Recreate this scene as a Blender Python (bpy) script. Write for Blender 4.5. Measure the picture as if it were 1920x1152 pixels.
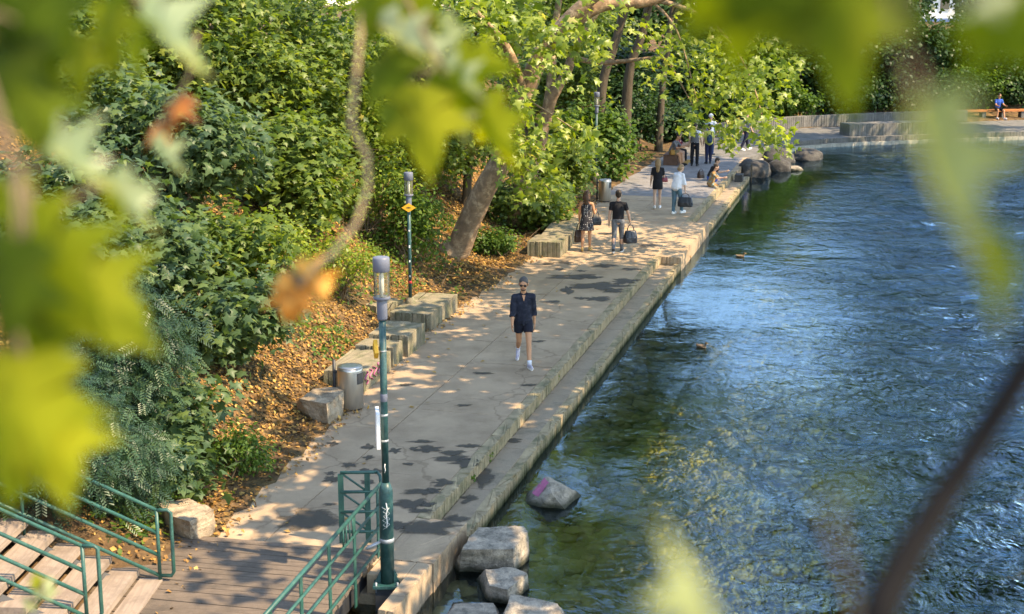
import bpy, bmesh, math, random
import numpy as np
from mathutils import Vector, Matrix, Quaternion, noise as mnoise

for o in list(bpy.data.objects):
    bpy.data.objects.remove(o)
scene = bpy.context.scene
COL = scene.collection
R = math.radians

# ------------------------------------------------------------------ camera, sky, sun, exposure
CAM_H = 7.5
F_PX = 2667.0
TILT = math.atan(601 / F_PX)
cam_d = bpy.data.cameras.new('camera')
cam_d.lens = 50.0
cam_d.sensor_width = 36.0
cam_d.clip_start = 0.05
cam_d.clip_end = 600
cam_d.dof.use_dof = True
cam_d.dof.focus_distance = 29.5
cam_d.dof.aperture_fstop = 2.6
cam = bpy.data.objects.new('camera', cam_d)
COL.objects.link(cam)
cam.location = (0, 0, CAM_H)
cam.rotation_euler = (math.pi / 2 - TILT, 0, 0)
scene.camera = cam

SUN_EL = R(51)
SUN_AZ = math.atan2(0.93, -0.37)          # clockwise from +Y: the sun stands to the right and a little behind
S_DIR = Vector((math.sin(SUN_AZ) * math.cos(SUN_EL), math.cos(SUN_AZ) * math.cos(SUN_EL), math.sin(SUN_EL)))
world = bpy.data.worlds.new('World')
scene.world = world
world.use_nodes = True
wn = world.node_tree
wn.nodes.clear()
sky = wn.nodes.new('ShaderNodeTexSky')
sky.sky_type = 'NISHITA'
sky.sun_disc = False
sky.sun_elevation = SUN_EL
sky.sun_rotation = SUN_AZ
sky.dust_density = 0.3
sky.air_density = 1.0
sky.ozone_density = 8.0
bg = wn.nodes.new('ShaderNodeBackground')
bg.inputs['Strength'].default_value = 0.15
wo = wn.nodes.new('ShaderNodeOutputWorld')
wn.links.new(sky.outputs[0], bg.inputs[0])
wn.links.new(bg.outputs[0], wo.inputs[0])
sun_d = bpy.data.lights.new('sun', 'SUN')
sun_d.energy = 2.15
sun_d.angle = R(0.5)
sun_d.color = (1.0, 0.955, 0.88)
sun = bpy.data.objects.new('sun', sun_d)
COL.objects.link(sun)
sun.rotation_euler = (-S_DIR).to_track_quat('-Z', 'Y').to_euler()
vs = scene.view_settings
vs.view_transform = 'Standard'
vs.look = 'None'
vs.gamma = 1.0
vs.use_curve_mapping = False
vs.exposure = 2.3
vs.use_white_balance = True
vs.white_balance_temperature = 10000
vs.white_balance_tint = 12
scene.render.engine = 'CYCLES'
cy = scene.cycles
cy.use_denoising = True
cy.max_bounces = 7
cy.diffuse_bounces = 3
cy.glossy_bounces = 3
cy.transmission_bounces = 5
cy.transparent_max_bounces = 6
cy.caustics_reflective = False
cy.caustics_refractive = False
cy.sample_clamp_indirect = 6.0


# ------------------------------------------------------------------ helpers
def G(px, py, z=0.0):
    """ground point under a sight line of the survey photograph"""
    rx = (px - 960) / F_PX
    u = (576 - py) / F_PX
    dy = math.cos(TILT) + u * math.sin(TILT)
    dz = -math.sin(TILT) + u * math.cos(TILT)
    t = (z - CAM_H) / dz
    return Vector((rx * t, dy * t, z))


def W(px, py, Y):
    """point at depth Y along a sight line"""
    rx = (px - 960) / F_PX
    u = (576 - py) / F_PX
    dy = math.cos(TILT) + u * math.sin(TILT)
    dz = -math.sin(TILT) + u * math.cos(TILT)
    t = Y / dy
    return Vector((rx * t, Y, CAM_H + dz * t))


def tag(o, label=None, cat=None, group=None, kind=None):
    if label: o['label'] = label
    if cat: o['category'] = cat
    if group: o['group'] = group
    if kind: o['kind'] = kind
    return o


def empty(name, loc=(0, 0, 0), rz=0.0):
    o = bpy.data.objects.new(name, None)
    COL.objects.link(o)
    o.empty_display_size = 0.1
    o.location = loc
    o.rotation_euler = (0, 0, rz)
    return o


def link(name, me, mat=None, parent=None, loc=None, rz=None):
    o = bpy.data.objects.new(name, me)
    COL.objects.link(o)
    if mat is not None and len(me.materials) == 0:
        me.materials.append(mat)
    if parent is not None: o.parent = parent
    if loc is not None: o.location = loc
    if rz is not None: o.rotation_euler = (0, 0, rz)
    return o


def np_mesh(name, V, F, smooth=False, tint=None):
    """V (n,3); F (m,k) with constant k"""
    me = bpy.data.meshes.new(name)
    V = np.ascontiguousarray(V, dtype=np.float32)
    F = np.ascontiguousarray(F, dtype=np.int32)
    m, k = F.shape
    me.vertices.add(len(V)); me.vertices.foreach_set('co', V.ravel())
    me.loops.add(m * k); me.loops.foreach_set('vertex_index', F.ravel())
    me.polygons.add(m)
    me.polygons.foreach_set('loop_start', np.arange(0, m * k, k, dtype=np.int32))
    me.polygons.foreach_set('loop_total', np.full(m, k, dtype=np.int32))
    if smooth:
        me.polygons.foreach_set('use_smooth', np.ones(m, dtype=bool))
    if tint is not None:
        a = me.attributes.new('tint', 'FLOAT', 'POINT')
        a.data.foreach_set('value', np.ascontiguousarray(tint, dtype=np.float32))
    me.update(calc_edges=True)
    return me


class MB:
    """collects closed shapes for one mesh object"""
    def __init__(self):
        self.v, self.f, self.s = [], [], []

    def add(self, vs_, fs_, smooth=False):
        b = len(self.v)
        self.v += [tuple(p) for p in vs_]
        self.f += [tuple(i + b for i in q) for q in fs_]
        self.s += [smooth] * len(fs_)
        return self

    def box(self, c, d, rz=0.0, M=None):
        c = Vector(c)
        m = Matrix.Rotation(rz, 3, 'Z') if M is None else M
        vs_ = [c + m @ Vector((sx * d[0] / 2, sy * d[1] / 2, sz * d[2] / 2)) for sz in (-1, 1) for sy in (-1, 1) for sx in (-1, 1)]
        return self.add(vs_, [(0, 2, 3, 1), (4, 5, 7, 6), (0, 1, 5, 4), (2, 6, 7, 3), (0, 4, 6, 2), (1, 3, 7, 5)])

    def tube(self, pts, rad, n=8, caps=True, smooth=True, up=None, flat=1.0):
        pts = [Vector(p) for p in pts]
        if not hasattr(rad, '__len__'): rad = [rad] * len(pts)
        vs_, fs_ = [], []
        ref = None
        for i, p in enumerate(pts):
            t = (pts[min(i + 1, len(pts) - 1)] - pts[max(i - 1, 0)])
            if t.length < 1e-9: t = Vector((0, 0, 1))
            t.normalize()
            if ref is None:
                ref = Vector(up) if up else (Vector((1, 0, 0)) if abs(t.x) < 0.8 else Vector((0, 1, 0)))
            b = t.cross(ref)
            if b.length < 1e-6: b = t.orthogonal()
            b.normalize()
            ref = b.cross(t).normalized()
            for k in range(n):
                a = 2 * math.pi * k / n
                vs_.append(p + (ref * math.cos(a) + b * math.sin(a) * flat) * rad[i])
        for i in range(len(pts) - 1):
            for k in range(n):
                k2 = (k + 1) % n
                fs_.append((i * n + k, (i + 1) * n + k, (i + 1) * n + k2, i * n + k2))
        self.add(vs_, fs_, smooth)
        if caps:
            b = len(self.v) - len(vs_)
            self.f.append(tuple(b + k for k in range(n))); self.s.append(False)
            self.f.append(tuple(b + (len(pts) - 1) * n + k for k in reversed(range(n)))); self.s.append(False)
        return self

    def lathe(self, prof, n=20, c=(0, 0, 0), smooth=True):
        """prof list of (r, z)"""
        c = Vector(c)
        vs_, fs_ = [], []
        for r, z in prof:
            for k in range(n):
                a = 2 * math.pi * k / n
                vs_.append(c + Vector((r * math.cos(a), r * math.sin(a), z)))
        for i in range(len(prof) - 1):
            for k in range(n):
                k2 = (k + 1) % n
                fs_.append((i * n + k, i * n + k2, (i + 1) * n + k2, (i + 1) * n + k))
        self.add(vs_, fs_, smooth)
        b = len(self.v) - len(vs_)
        self.f.append(tuple(b + k for k in reversed(range(n)))); self.s.append(False)
        self.f.append(tuple(b + (len(prof) - 1) * n + k for k in range(n))); self.s.append(False)
        return self

    def prism(self, poly, z0, z1, ch=0.0):
        """vertical prism over a polygon of (x, y), chamfered at the top"""
        n = len(poly)
        vs_ = [(p[0], p[1], z0) for p in poly]
        if ch > 0:
            cx = sum(p[0] for p in poly) / n; cy_ = sum(p[1] for p in poly) / n
            vs_ += [(p[0], p[1], z1 - ch) for p in poly]
            for p in poly:
                d = math.hypot(p[0] - cx, p[1] - cy_) or 1
                k = 1 - ch * 1.3 / d
                vs_.append((cx + (p[0] - cx) * k, cy_ + (p[1] - cy_) * k, z1))
            rings = 3
        else:
            vs_ += [(p[0], p[1], z1) for p in poly]
            rings = 2
        fs_ = [tuple(reversed(range(n)))]
        for r in range(rings - 1):
            for k in range(n):
                k2 = (k + 1) % n
                fs_.append((r * n + k, r * n + k2, (r + 1) * n + k2, (r + 1) * n + k))
        fs_.append(tuple((rings - 1) * n + k for k in range(n)))
        return self.add(vs_, fs_)

    def ell(self, c, r, M=None, nu=14, nv=9):
        c = Vector(c)
        if not hasattr(r, '__len__'): r = (r, r, r)
        vs_, fs_ = [], []
        for j in range(1, nv):
            th = math.pi * j / nv
            for k in range(nu):
                a = 2 * math.pi * k / nu
                q = Vector((r[0] * math.sin(th) * math.cos(a), r[1] * math.sin(th) * math.sin(a), r[2] * math.cos(th)))
                vs_.append(c + (M @ q if M is not None else q))
        q = Vector((0, 0, r[2])); vs_.append(c + (M @ q if M is not None else q)); T = len(vs_) - 1
        q = Vector((0, 0, -r[2])); vs_.append(c + (M @ q if M is not None else q)); B = len(vs_) - 1
        for j in range(nv - 2):
            for k in range(nu):
                k2 = (k + 1) % nu
                fs_.append((j * nu + k, (j + 1) * nu + k, (j + 1) * nu + k2, j * nu + k2))
        for k in range(nu):
            k2 = (k + 1) % nu
            fs_.append((T, k, k2))
            fs_.append((B, (nv - 2) * nu + k2, (nv - 2) * nu + k))
        return self.add(vs_, fs_, True)

    def mesh(self, name):
        me = bpy.data.meshes.new(name)
        me.from_pydata(self.v, [], self.f)
        me.polygons.foreach_set('use_smooth', self.s)
        me.update()
        return me

    def build(self, name, mat, parent=None, loc=None, rz=None):
        return link(name, self.mesh(name), mat, parent, loc, rz)


def copy_tree(o, parent=None):
    c = o.copy()
    COL.objects.link(c)
    c.parent = parent
    for ch in list(o.children):
        copy_tree(ch, c)
    return c


# ------------------------------------------------------------------ materials
def nd(nt, t, **kw):
    n = nt.nodes.new(t)
    for k, v in kw.items():
        setattr(n, k, v)
    return n


def base_mat(name):
    m = bpy.data.materials.new(name)
    m.use_nodes = True
    nt = m.node_tree
    return m, nt, nt.nodes['Principled BSDF'], nt.nodes['Material Output']


def ramp(nt, stops):
    r = nd(nt, 'ShaderNodeValToRGB')
    e = r.color_ramp.elements
    while len(e) > 1: e.remove(e[-1])
    e[0].position, e[0].color = stops[0][0], (*stops[0][1], 1)
    for p, c in stops[1:]:
        x = e.new(p); x.color = (*c, 1)
    return r


def mk(name, col, rough=0.75, var=0.22, scale=6.0, bump=0.0, bscale=30.0, spec=0.4, metal=0.0, hue=None, stretch=None, dirt=None, dscale=1.5, wet=None, cracks=False, grit=0.0):
    """a material whose colour drifts with world-space noise, with fine relief"""
    m, nt, p, out = base_mat(name)
    L = nt.links.new
    geo = nd(nt, 'ShaderNodeNewGeometry')
    src = geo.outputs['Position']
    if stretch:
        mp = nd(nt, 'ShaderNodeMapping')
        mp.inputs['Scale'].default_value = stretch
        L(src, mp.inputs[0]); src = mp.outputs[0]
    n1 = nd(nt, 'ShaderNodeTexNoise')
    n1.inputs['Scale'].default_value = scale
    n1.inputs['Detail'].default_value = 6
    n1.inputs['Roughness'].default_value = 0.62
    L(src, n1.inputs['Vector'])
    lo = tuple(c * (1 - var) for c in col)
    hi = tuple(min(1, c * (1 + var)) for c in (hue or col))
    rp = ramp(nt, [(0.28, lo), (0.5, col), (0.74, hi)])
    L(n1.outputs['Fac'], rp.inputs[0])
    cout = rp.outputs[0]
    if dirt:
        n3 = nd(nt, 'ShaderNodeTexNoise')
        n3.inputs['Scale'].default_value = dscale
        n3.inputs['Detail'].default_value = 7
        n3.inputs['Roughness'].default_value = 0.7
        L(geo.outputs['Position'], n3.inputs['Vector'])
        r3 = ramp(nt, [(0.47, (0, 0, 0)), (0.66, (1, 1, 1))])
        L(n3.outputs['Fac'], r3.inputs[0])
        mx = nd(nt, 'ShaderNodeMix', data_type='RGBA')
        L(r3.outputs[0], mx.inputs[0]); L(cout, mx.inputs[6])
        mx.inputs[7].default_value = (*dirt, 1)
        cout = mx.outputs[2]
    if grit > 0:
        ng = nd(nt, 'ShaderNodeTexNoise'); ng.inputs['Scale'].default_value = 70; ng.inputs['Detail'].default_value = 3
        L(geo.outputs['Position'], ng.inputs['Vector'])
        rg_ = ramp(nt, [(0.3, (1 - grit,) * 3), (0.55, (1, 1, 1)), (0.75, (1 + grit * 0.5,) * 3)])
        L(ng.outputs['Fac'], rg_.inputs[0])
        mg = nd(nt, 'ShaderNodeMix', data_type='RGBA', blend_type='MULTIPLY'); mg.inputs[0].default_value = 1.0
        L(cout, mg.inputs[6]); L(rg_.outputs[0], mg.inputs[7]); cout = mg.outputs[2]
    if cracks:
        nw = nd(nt, 'ShaderNodeTexNoise'); nw.inputs['Scale'].default_value = 1.7; nw.inputs['Detail'].default_value = 4
        L(geo.outputs['Position'], nw.inputs['Vector'])
        mw = nd(nt, 'ShaderNodeMix', data_type='RGBA', blend_type='LINEAR_LIGHT'); mw.inputs[0].default_value = 0.35
        L(geo.outputs['Position'], mw.inputs[6]); L(nw.outputs['Color'], mw.inputs[7])
        vo = nd(nt, 'ShaderNodeTexVoronoi', feature='DISTANCE_TO_EDGE'); vo.inputs['Scale'].default_value = 0.42
        L(mw.outputs[2], vo.inputs['Vector'])
        rc_ = ramp(nt, [(0.0, (0.42, 0.4, 0.38)), (0.006, (0.55, 0.52, 0.5)), (0.012, (1, 1, 1))])
        L(vo.outputs['Distance'], rc_.inputs[0])
        mc = nd(nt, 'ShaderNodeMix', data_type='RGBA', blend_type='MULTIPLY'); mc.inputs[0].default_value = 0.45
        L(cout, mc.inputs[6]); L(rc_.outputs[0], mc.inputs[7]); cout = mc.outputs[2]
    if wet:
        # the wetted, algae-stained band along the waterline
        sz = nd(nt, 'ShaderNodeSeparateXYZ'); L(geo.outputs['Position'], sz.inputs[0])
        ad = nd(nt, 'ShaderNodeMath', operation='MULTIPLY_ADD'); L(n1.outputs['Fac'], ad.inputs[0]); ad.inputs[1].default_value = -0.16; L(sz.outputs[2], ad.inputs[2])
        mr = nd(nt, 'ShaderNodeMapRange'); L(ad.outputs[0], mr.inputs[0]); mr.inputs[1].default_value = -0.47; mr.inputs[2].default_value = -0.37; mr.inputs[3].default_value = 1.0; mr.inputs[4].default_value = 0.0
        mz = nd(nt, 'ShaderNodeMix', data_type='RGBA'); L(mr.outputs[0], mz.inputs[0]); L(cout, mz.inputs[6]); mz.inputs[7].default_value = (*wet, 1)
        cout = mz.outputs[2]
    L(cout, p.inputs['Base Color'])
    p.inputs['Roughness'].default_value = rough
    p.inputs['Metallic'].default_value = metal
    p.inputs['Specular IOR Level'].default_value = spec
    if bump > 0:
        n2 = nd(nt, 'ShaderNodeTexNoise')
        n2.inputs['Scale'].default_value = bscale
        n2.inputs['Detail'].default_value = 5
        n2.inputs['Roughness'].default_value = 0.65
        L(src, n2.inputs['Vector'])
        b = nd(nt, 'ShaderNodeBump')
        b.inputs['Strength'].default_value = 1.0
        b.inputs['Distance'].default_value = bump
        L(n2.outputs['Fac'], b.inputs['Height'])
        L(b.outputs[0], p.inputs['Normal'])
    return m


def leaf_mat(name, stops, trans=0.45, tcol=(1.25, 1.25, 0.5), rough=0.42, spec=0.45):
    """leaf blades: reflect and let light through; each leaf has its own tint"""
    m, nt, p, out = base_mat(name)
    L = nt.links.new
    at = nd(nt, 'ShaderNodeAttribute', attribute_name='tint')
    rp = ramp(nt, stops)
    L(at.outputs['Fac'], rp.inputs[0])
    L(rp.outputs[0], p.inputs['Base Color'])
    p.inputs['Roughness'].default_value = rough
    p.inputs['Specular IOR Level'].default_value = spec
    tr = nd(nt, 'ShaderNodeBsdfTranslucent')
    mu = nd(nt, 'ShaderNodeMix', data_type='RGBA', blend_type='MULTIPLY')
    mu.inputs[0].default_value = 1.0
    L(rp.outputs[0], mu.inputs[6]); mu.inputs[7].default_value = (*tcol, 1)
    L(mu.outputs[2], tr.inputs[0])
    ms = nd(nt, 'ShaderNodeMixShader'); ms.inputs[0].default_value = trans
    L(p.outputs[0], ms.inputs[1]); L(tr.outputs[0], ms.inputs[2]); L(ms.outputs[0], out.inputs[0])
    return m


M = {}
M['path'] = mk('pale_concrete', (0.39, 0.275, 0.175), 0.85, 0.22, 1.1, 0.006, 55, 0.25, dirt=(0.29, 0.20, 0.125), dscale=0.9, cracks=True, grit=0.16)
M['kerb'] = mk('mossy_concrete', (0.36, 0.27, 0.16), 0.9, 0.3, 4.0, 0.012, 28, 0.2, dirt=(0.17, 0.155, 0.085), dscale=2.2, wet=(0.07, 0.07, 0.03), grit=0.2)
M['ledge'] = mk('damp_concrete', (0.32, 0.235, 0.155), 0.8, 0.28, 1.6, 0.008, 45, 0.3, dirt=(0.19, 0.15, 0.10), dscale=1.6, grit=0.2)
M['block'] = mk('weathered_concrete', (0.235, 0.195, 0.13), 0.9, 0.28, 3.0, 0.012, 30, 0.2, dirt=(0.13, 0.13, 0.07), dscale=2.6, grit=0.25)
M['farstone'] = mk('grey_stone', (0.15, 0.14, 0.125), 0.85, 0.3, 2.0, 0.01, 25, 0.25, dirt=(0.10, 0.10, 0.085), dscale=1.3)
M['limewash'] = mk('pale_waterline_stone', (0.36, 0.33, 0.27), 0.8, 0.25, 3.0, 0.01, 25, 0.25)
M['wet'] = mk('wet_concrete', (0.06, 0.05, 0.037), 0.72, 0.35, 3.0, 0.004, 60, 0.15)
M['soil'] = mk('leafy_soil', (0.115, 0.07, 0.038), 0.95, 0.4, 2.5, 0.05, 14, 0.1, hue=(0.24, 0.145, 0.062), dirt=(0.06, 0.05, 0.025), dscale=0.8)
M['rock'] = mk('river_rock', (0.33, 0.275, 0.21), 0.85, 0.4, 5.5, 0.012, 22, 0.2, dirt=(0.13, 0.115, 0.09), dscale=4.5, wet=(0.05, 0.048, 0.03), grit=0.35)
M['rock_warm'] = mk('bank_rock', (0.36, 0.275, 0.19), 0.9, 0.35, 4.0, 0.012, 20, 0.2, dirt=(0.18, 0.135, 0.09), dscale=3.2, grit=0.3)
M['boulder'] = mk('dark_boulder', (0.055, 0.05, 0.045), 0.8, 0.35, 4.0, 0.03, 10, 0.2, dirt=(0.09, 0.083, 0.072), dscale=4)
M['bedstone'] = mk('bed_stone', (0.44, 0.36, 0.19), 0.9, 0.35, 2.0, 0.03, 12, 0.1, dirt=(0.25, 0.225, 0.115), dscale=1.7)
M['bed'] = mk('river_bed', (0.24, 0.21, 0.11), 0.95, 0.35, 1.2, 0.06, 7, 0.05, hue=(0.33, 0.28, 0.14), dirt=(0.14, 0.13, 0.07), dscale=0.6)
M['bark'] = mk('plane_bark', (0.28, 0.18, 0.11), 0.9, 0.45, 4.0, 0.03, 10, 0.15, hue=(0.44, 0.32, 0.2), dirt=(0.17, 0.115, 0.075), dscale=5)
M['bark_dark'] = mk('dark_bark', (0.085, 0.065, 0.045), 0.95, 0.35, 7.0, 0.03, 14, 0.1, stretch=(1, 1, 0.25))
M['twig'] = mk('twig_wood', (0.17, 0.12, 0.075), 0.9, 0.3, 9.0, 0, 10, 0.1)
M['fg_dark_twig'] = mk('dark_twig_bark', (0.010, 0.009, 0.009), 0.9, 0.3, 30, 0, 10, 0.1)
M['fgtwig'] = mk('dry_beige_twig', (0.50, 0.34, 0.2), 0.85, 0.2, 30, 0, 10, 0.2)
M['deck'] = mk('weathered_deck_wood', (0.15, 0.112, 0.082), 0.7, 0.32, 4.0, 0.004, 40, 0.3, stretch=(0.25, 6, 6), dirt=(0.09, 0.07, 0.052), dscale=1.7, grit=0.25)
M['tread'] = mk('grey_timber', (0.285, 0.22, 0.17), 0.8, 0.28, 4.0, 0.005, 40, 0.25, stretch=(6, 0.3, 6), dirt=(0.20, 0.15, 0.115), dscale=2.0)
M['green'] = mk('green_paint', (0.014, 0.082, 0.064), 0.42, 0.3, 5.0, 0.001, 60, 0.45, dirt=(0.035, 0.11, 0.085), dscale=9, grit=0.3)
M['green_pole'] = mk('teal_pole_paint', (0.012, 0.062, 0.06), 0.42, 0.3, 6.0, 0.001, 60, 0.45, dirt=(0.04, 0.095, 0.09), dscale=11, grit=0.3)
M['grey_cap'] = mk('grey_painted_metal', (0.115, 0.125, 0.16), 0.45, 0.12, 6.0, 0, 10, 0.5)
M['steel'] = mk('brushed_steel', (0.52, 0.47, 0.41), 0.34, 0.12, 14.0, 0.0006, 90, 0.5, metal=0.9, stretch=(1, 1, 0.1))
M['dark_metal'] = mk('dark_metal', (0.03, 0.032, 0.035), 0.5, 0.3, 9.0, 0, 10, 0.4)
M['galv'] = mk('galvanised_metal', (0.33, 0.35, 0.36), 0.5, 0.2, 12.0, 0, 10, 0.4, metal=0.5)
M['white_paint'] = mk('white_paint', (0.72, 0.71, 0.68), 0.5, 0.08, 9.0, 0, 10, 0.4)
M['yellow_sign'] = mk('yellow_sign', (0.75, 0.36, 0.03), 0.45, 0.1, 9.0, 0, 10, 0.4)
M['black_print'] = mk('black_print', (0.02, 0.02, 0.02), 0.6, 0.1, 9.0, 0, 10, 0.3)
M['pink_paint'] = mk('pink_spray', (0.46, 0.13, 0.22), 0.8, 0.2, 12.0, 0, 10, 0.2)
M['red_paint'] = mk('red_sticker', (0.55, 0.05, 0.05), 0.6, 0.1, 12.0, 0, 10, 0.2)
M['orange_wood'] = mk('orange_wood', (0.46, 0.165, 0.055), 0.6, 0.25, 3.0, 0.003, 30, 0.3, stretch=(0.4, 5, 5))
M['boardwalk'] = mk('grey_boardwalk', (0.20, 0.185, 0.175), 0.75, 0.22, 2.0, 0.004, 30, 0.3, dirt=(0.15, 0.135, 0.125), dscale=1.4)
M['brown_wood'] = mk('brown_wood', (0.14, 0.07, 0.045), 0.7, 0.25, 3.0, 0.003, 30, 0.3)
M['house_white'] = mk('white_render', (0.78, 0.76, 0.72), 0.8, 0.06, 2.0, 0.002, 20, 0.2)
M['house_roof'] = mk('grey_roof', (0.34, 0.33, 0.34), 0.8, 0.15, 2.0, 0.01, 8, 0.2)
M['blue_panel'] = mk('blue_panel', (0.12, 0.2, 0.42), 0.5, 0.1, 2.0, 0, 8, 0.4)
M['window'] = mk('window_glass', (0.03, 0.035, 0.045), 0.08, 0.2, 2.0, 0, 8, 0.6)


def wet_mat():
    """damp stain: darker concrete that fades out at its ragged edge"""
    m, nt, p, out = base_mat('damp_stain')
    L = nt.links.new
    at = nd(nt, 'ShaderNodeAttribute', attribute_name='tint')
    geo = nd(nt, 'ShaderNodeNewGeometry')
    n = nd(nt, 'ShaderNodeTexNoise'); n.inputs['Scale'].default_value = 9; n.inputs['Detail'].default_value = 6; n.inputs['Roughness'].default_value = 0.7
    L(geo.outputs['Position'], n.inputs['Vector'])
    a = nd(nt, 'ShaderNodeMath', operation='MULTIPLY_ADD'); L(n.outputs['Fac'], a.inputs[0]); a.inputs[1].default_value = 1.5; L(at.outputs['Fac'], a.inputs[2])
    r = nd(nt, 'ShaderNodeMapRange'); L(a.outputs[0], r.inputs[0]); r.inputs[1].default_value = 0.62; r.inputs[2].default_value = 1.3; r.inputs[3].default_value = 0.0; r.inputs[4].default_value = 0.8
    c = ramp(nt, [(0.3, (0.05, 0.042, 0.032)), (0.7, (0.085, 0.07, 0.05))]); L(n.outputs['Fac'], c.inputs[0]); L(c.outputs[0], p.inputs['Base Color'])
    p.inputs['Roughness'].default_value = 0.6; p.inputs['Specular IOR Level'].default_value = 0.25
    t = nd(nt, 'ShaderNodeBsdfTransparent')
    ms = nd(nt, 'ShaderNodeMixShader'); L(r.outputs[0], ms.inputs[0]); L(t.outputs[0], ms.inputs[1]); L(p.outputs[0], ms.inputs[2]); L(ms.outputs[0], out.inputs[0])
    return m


def glass_mat():
    m, nt, p, out = base_mat('lantern_glass')
    L = nt.links.new
    t = nd(nt, 'ShaderNodeBsdfTransparent'); t.inputs[0].default_value = (0.93, 0.92, 0.84, 1)
    g = nd(nt, 'ShaderNodeBsdfGlossy'); g.inputs['Roughness'].default_value = 0.12
    d = nd(nt, 'ShaderNodeBsdfDiffuse'); d.inputs[0].default_value = (0.5, 0.45, 0.3, 1)
    fr = nd(nt, 'ShaderNodeFresnel'); fr.inputs[0].default_value = 1.2
    a = nd(nt, 'ShaderNodeMixShader'); a.inputs[0].default_value = 0.14
    L(t.outputs[0], a.inputs[1]); L(d.outputs[0], a.inputs[2])
    b = nd(nt, 'ShaderNodeMixShader')
    L(fr.outputs[0], b.inputs[0]); L(a.outputs[0], b.inputs[1]); L(g.outputs[0], b.inputs[2]); L(b.outputs[0], out.inputs[0])
    return m


M['glass'] = glass_mat()
M['wet'] = wet_mat()


def water_mat():
    m, nt, p, out = base_mat('river_water')
    L = nt.links.new
    geo = nd(nt, 'ShaderNodeNewGeometry')
    mp = nd(nt, 'ShaderNodeMapping')
    mp.inputs['Rotation'].default_value = (0, 0, R(14))
    mp.inputs['Scale'].default_value = (0.85, 0.8, 1.0)
    L(geo.outputs['Position'], mp.inputs[0])
    def noise_(scale, detail, dist):
        n = nd(nt, 'ShaderNodeTexNoise')
        n.inputs['Scale'].default_value = scale
        n.inputs['Detail'].default_value = detail
        n.inputs['Distortion'].default_value = dist
        n.inputs['Roughness'].default_value = 0.55
        L(mp.outputs[0], n.inputs['Vector'])
        return n.outputs['Fac']
    big = noise_(1.9, 3, 0.7)
    mid = noise_(5.5, 3, 1.0)
    sep = nd(nt, 'ShaderNodeSeparateXYZ'); L(geo.outputs['Position'], sep.inputs[0])
    # the current is stronger away from the quay: distance from the quay line
    q = nd(nt, 'ShaderNodeMath', operation='MULTIPLY_ADD'); L(sep.outputs[1], q.inputs[0]); q.inputs[1].default_value = -0.265; q.inputs[2].default_value = 6.3
    d = nd(nt, 'ShaderNodeMath', operation='ADD'); L(sep.outputs[0], d.inputs[0]); L(q.outputs[0], d.inputs[1])
    st = nd(nt, 'ShaderNodeMapRange'); L(d.outputs[0], st.inputs[0])
    st.inputs[1].default_value = 2.4; st.inputs[2].default_value = 7.0; st.inputs[3].default_value = 0.05; st.inputs[4].default_value = 1.0
    pn = nd(nt, 'ShaderNodeTexNoise'); pn.inputs['Scale'].default_value = 0.22; L(geo.outputs['Position'], pn.inputs['Vector'])
    pm = nd(nt, 'ShaderNodeMapRange'); L(pn.outputs['Fac'], pm.inputs[0]); pm.inputs[1].default_value = 0.35; pm.inputs[2].default_value = 0.65; pm.inputs[3].default_value = 0.45; pm.inputs[4].default_value = 1.35
    am = nd(nt, 'ShaderNodeMath', operation='MULTIPLY'); L(st.outputs[0], am.inputs[0]); L(pm.outputs[0], am.inputs[1])
    s = nd(nt, 'ShaderNodeMath', operation='MULTIPLY_ADD'); L(mid, s.inputs[0]); s.inputs[1].default_value = 0.34; L(big, s.inputs[2])
    h = nd(nt, 'ShaderNodeMath', operation='MULTIPLY'); L(s.outputs[0], h.inputs[0]); L(am.outputs[0], h.inputs[1])
    b = nd(nt, 'ShaderNodeBump'); b.inputs['Strength'].default_value = 1.0; b.inputs['Distance'].default_value = 0.17
    L(h.outputs[0], b.inputs['Height'])
    fr = nd(nt, 'ShaderNodeFresnel'); fr.inputs[0].default_value = 1.7; L(b.outputs[0], fr.inputs['Normal'])
    t = nd(nt, 'ShaderNodeBsdfTransparent'); t.inputs[0].default_value = (0.90, 0.92, 0.78, 1)
    g = nd(nt, 'ShaderNodeBsdfGlossy'); g.inputs['Roughness'].default_value = 0.04; g.inputs['Color'].default_value = (0.56, 0.81, 1.0, 1); L(b.outputs[0], g.inputs['Normal'])  # gloss tinted blue and strengthened to stand for the reflected open sky
    ms = nd(nt, 'ShaderNodeMixShader'); L(fr.outputs[0], ms.inputs[0]); L(t.outputs[0], ms.inputs[1]); L(g.outputs[0], ms.inputs[2])
    L(ms.outputs[0], out.inputs[0])
    va = nd(nt, 'ShaderNodeVolumeAbsorption'); va.inputs[0].default_value = (0.52, 0.66, 0.46, 1); va.inputs[1].default_value = 0.6
    L(va.outputs[0], out.inputs['Volume'])
    return m


M['water'] = water_mat()
M['foam'] = mk('foam', (0.75, 0.78, 0.8), 0.6, 0.1, 20, 0, 10, 0.4)
LM = {}
LM['maple'] = leaf_mat('maple_leaf', [(0, (0.06, 0.11, 0.032)), (0.45, (0.125, 0.195, 0.045)), (0.8, (0.2, 0.265, 0.05)), (1, (0.29, 0.33, 0.06))], 0.5, spec=0.3)
LM['maple_blue'] = leaf_mat('dull_maple_leaf', [(0, (0.05, 0.095, 0.045)), (0.6, (0.09, 0.155, 0.062)), (1, (0.16, 0.22, 0.06))], 0.45, spec=0.3)
LM['sunny'] = leaf_mat('yellow_green_leaf', [(0, (0.10, 0.17, 0.03)), (0.5, (0.20, 0.28, 0.04)), (0.9, (0.32, 0.37, 0.06)), (1, (0.42, 0.36, 0.09))], 0.5, spec=0.3)  # yellow-green leaves; on the top maples sunlight is put into this colour
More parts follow.
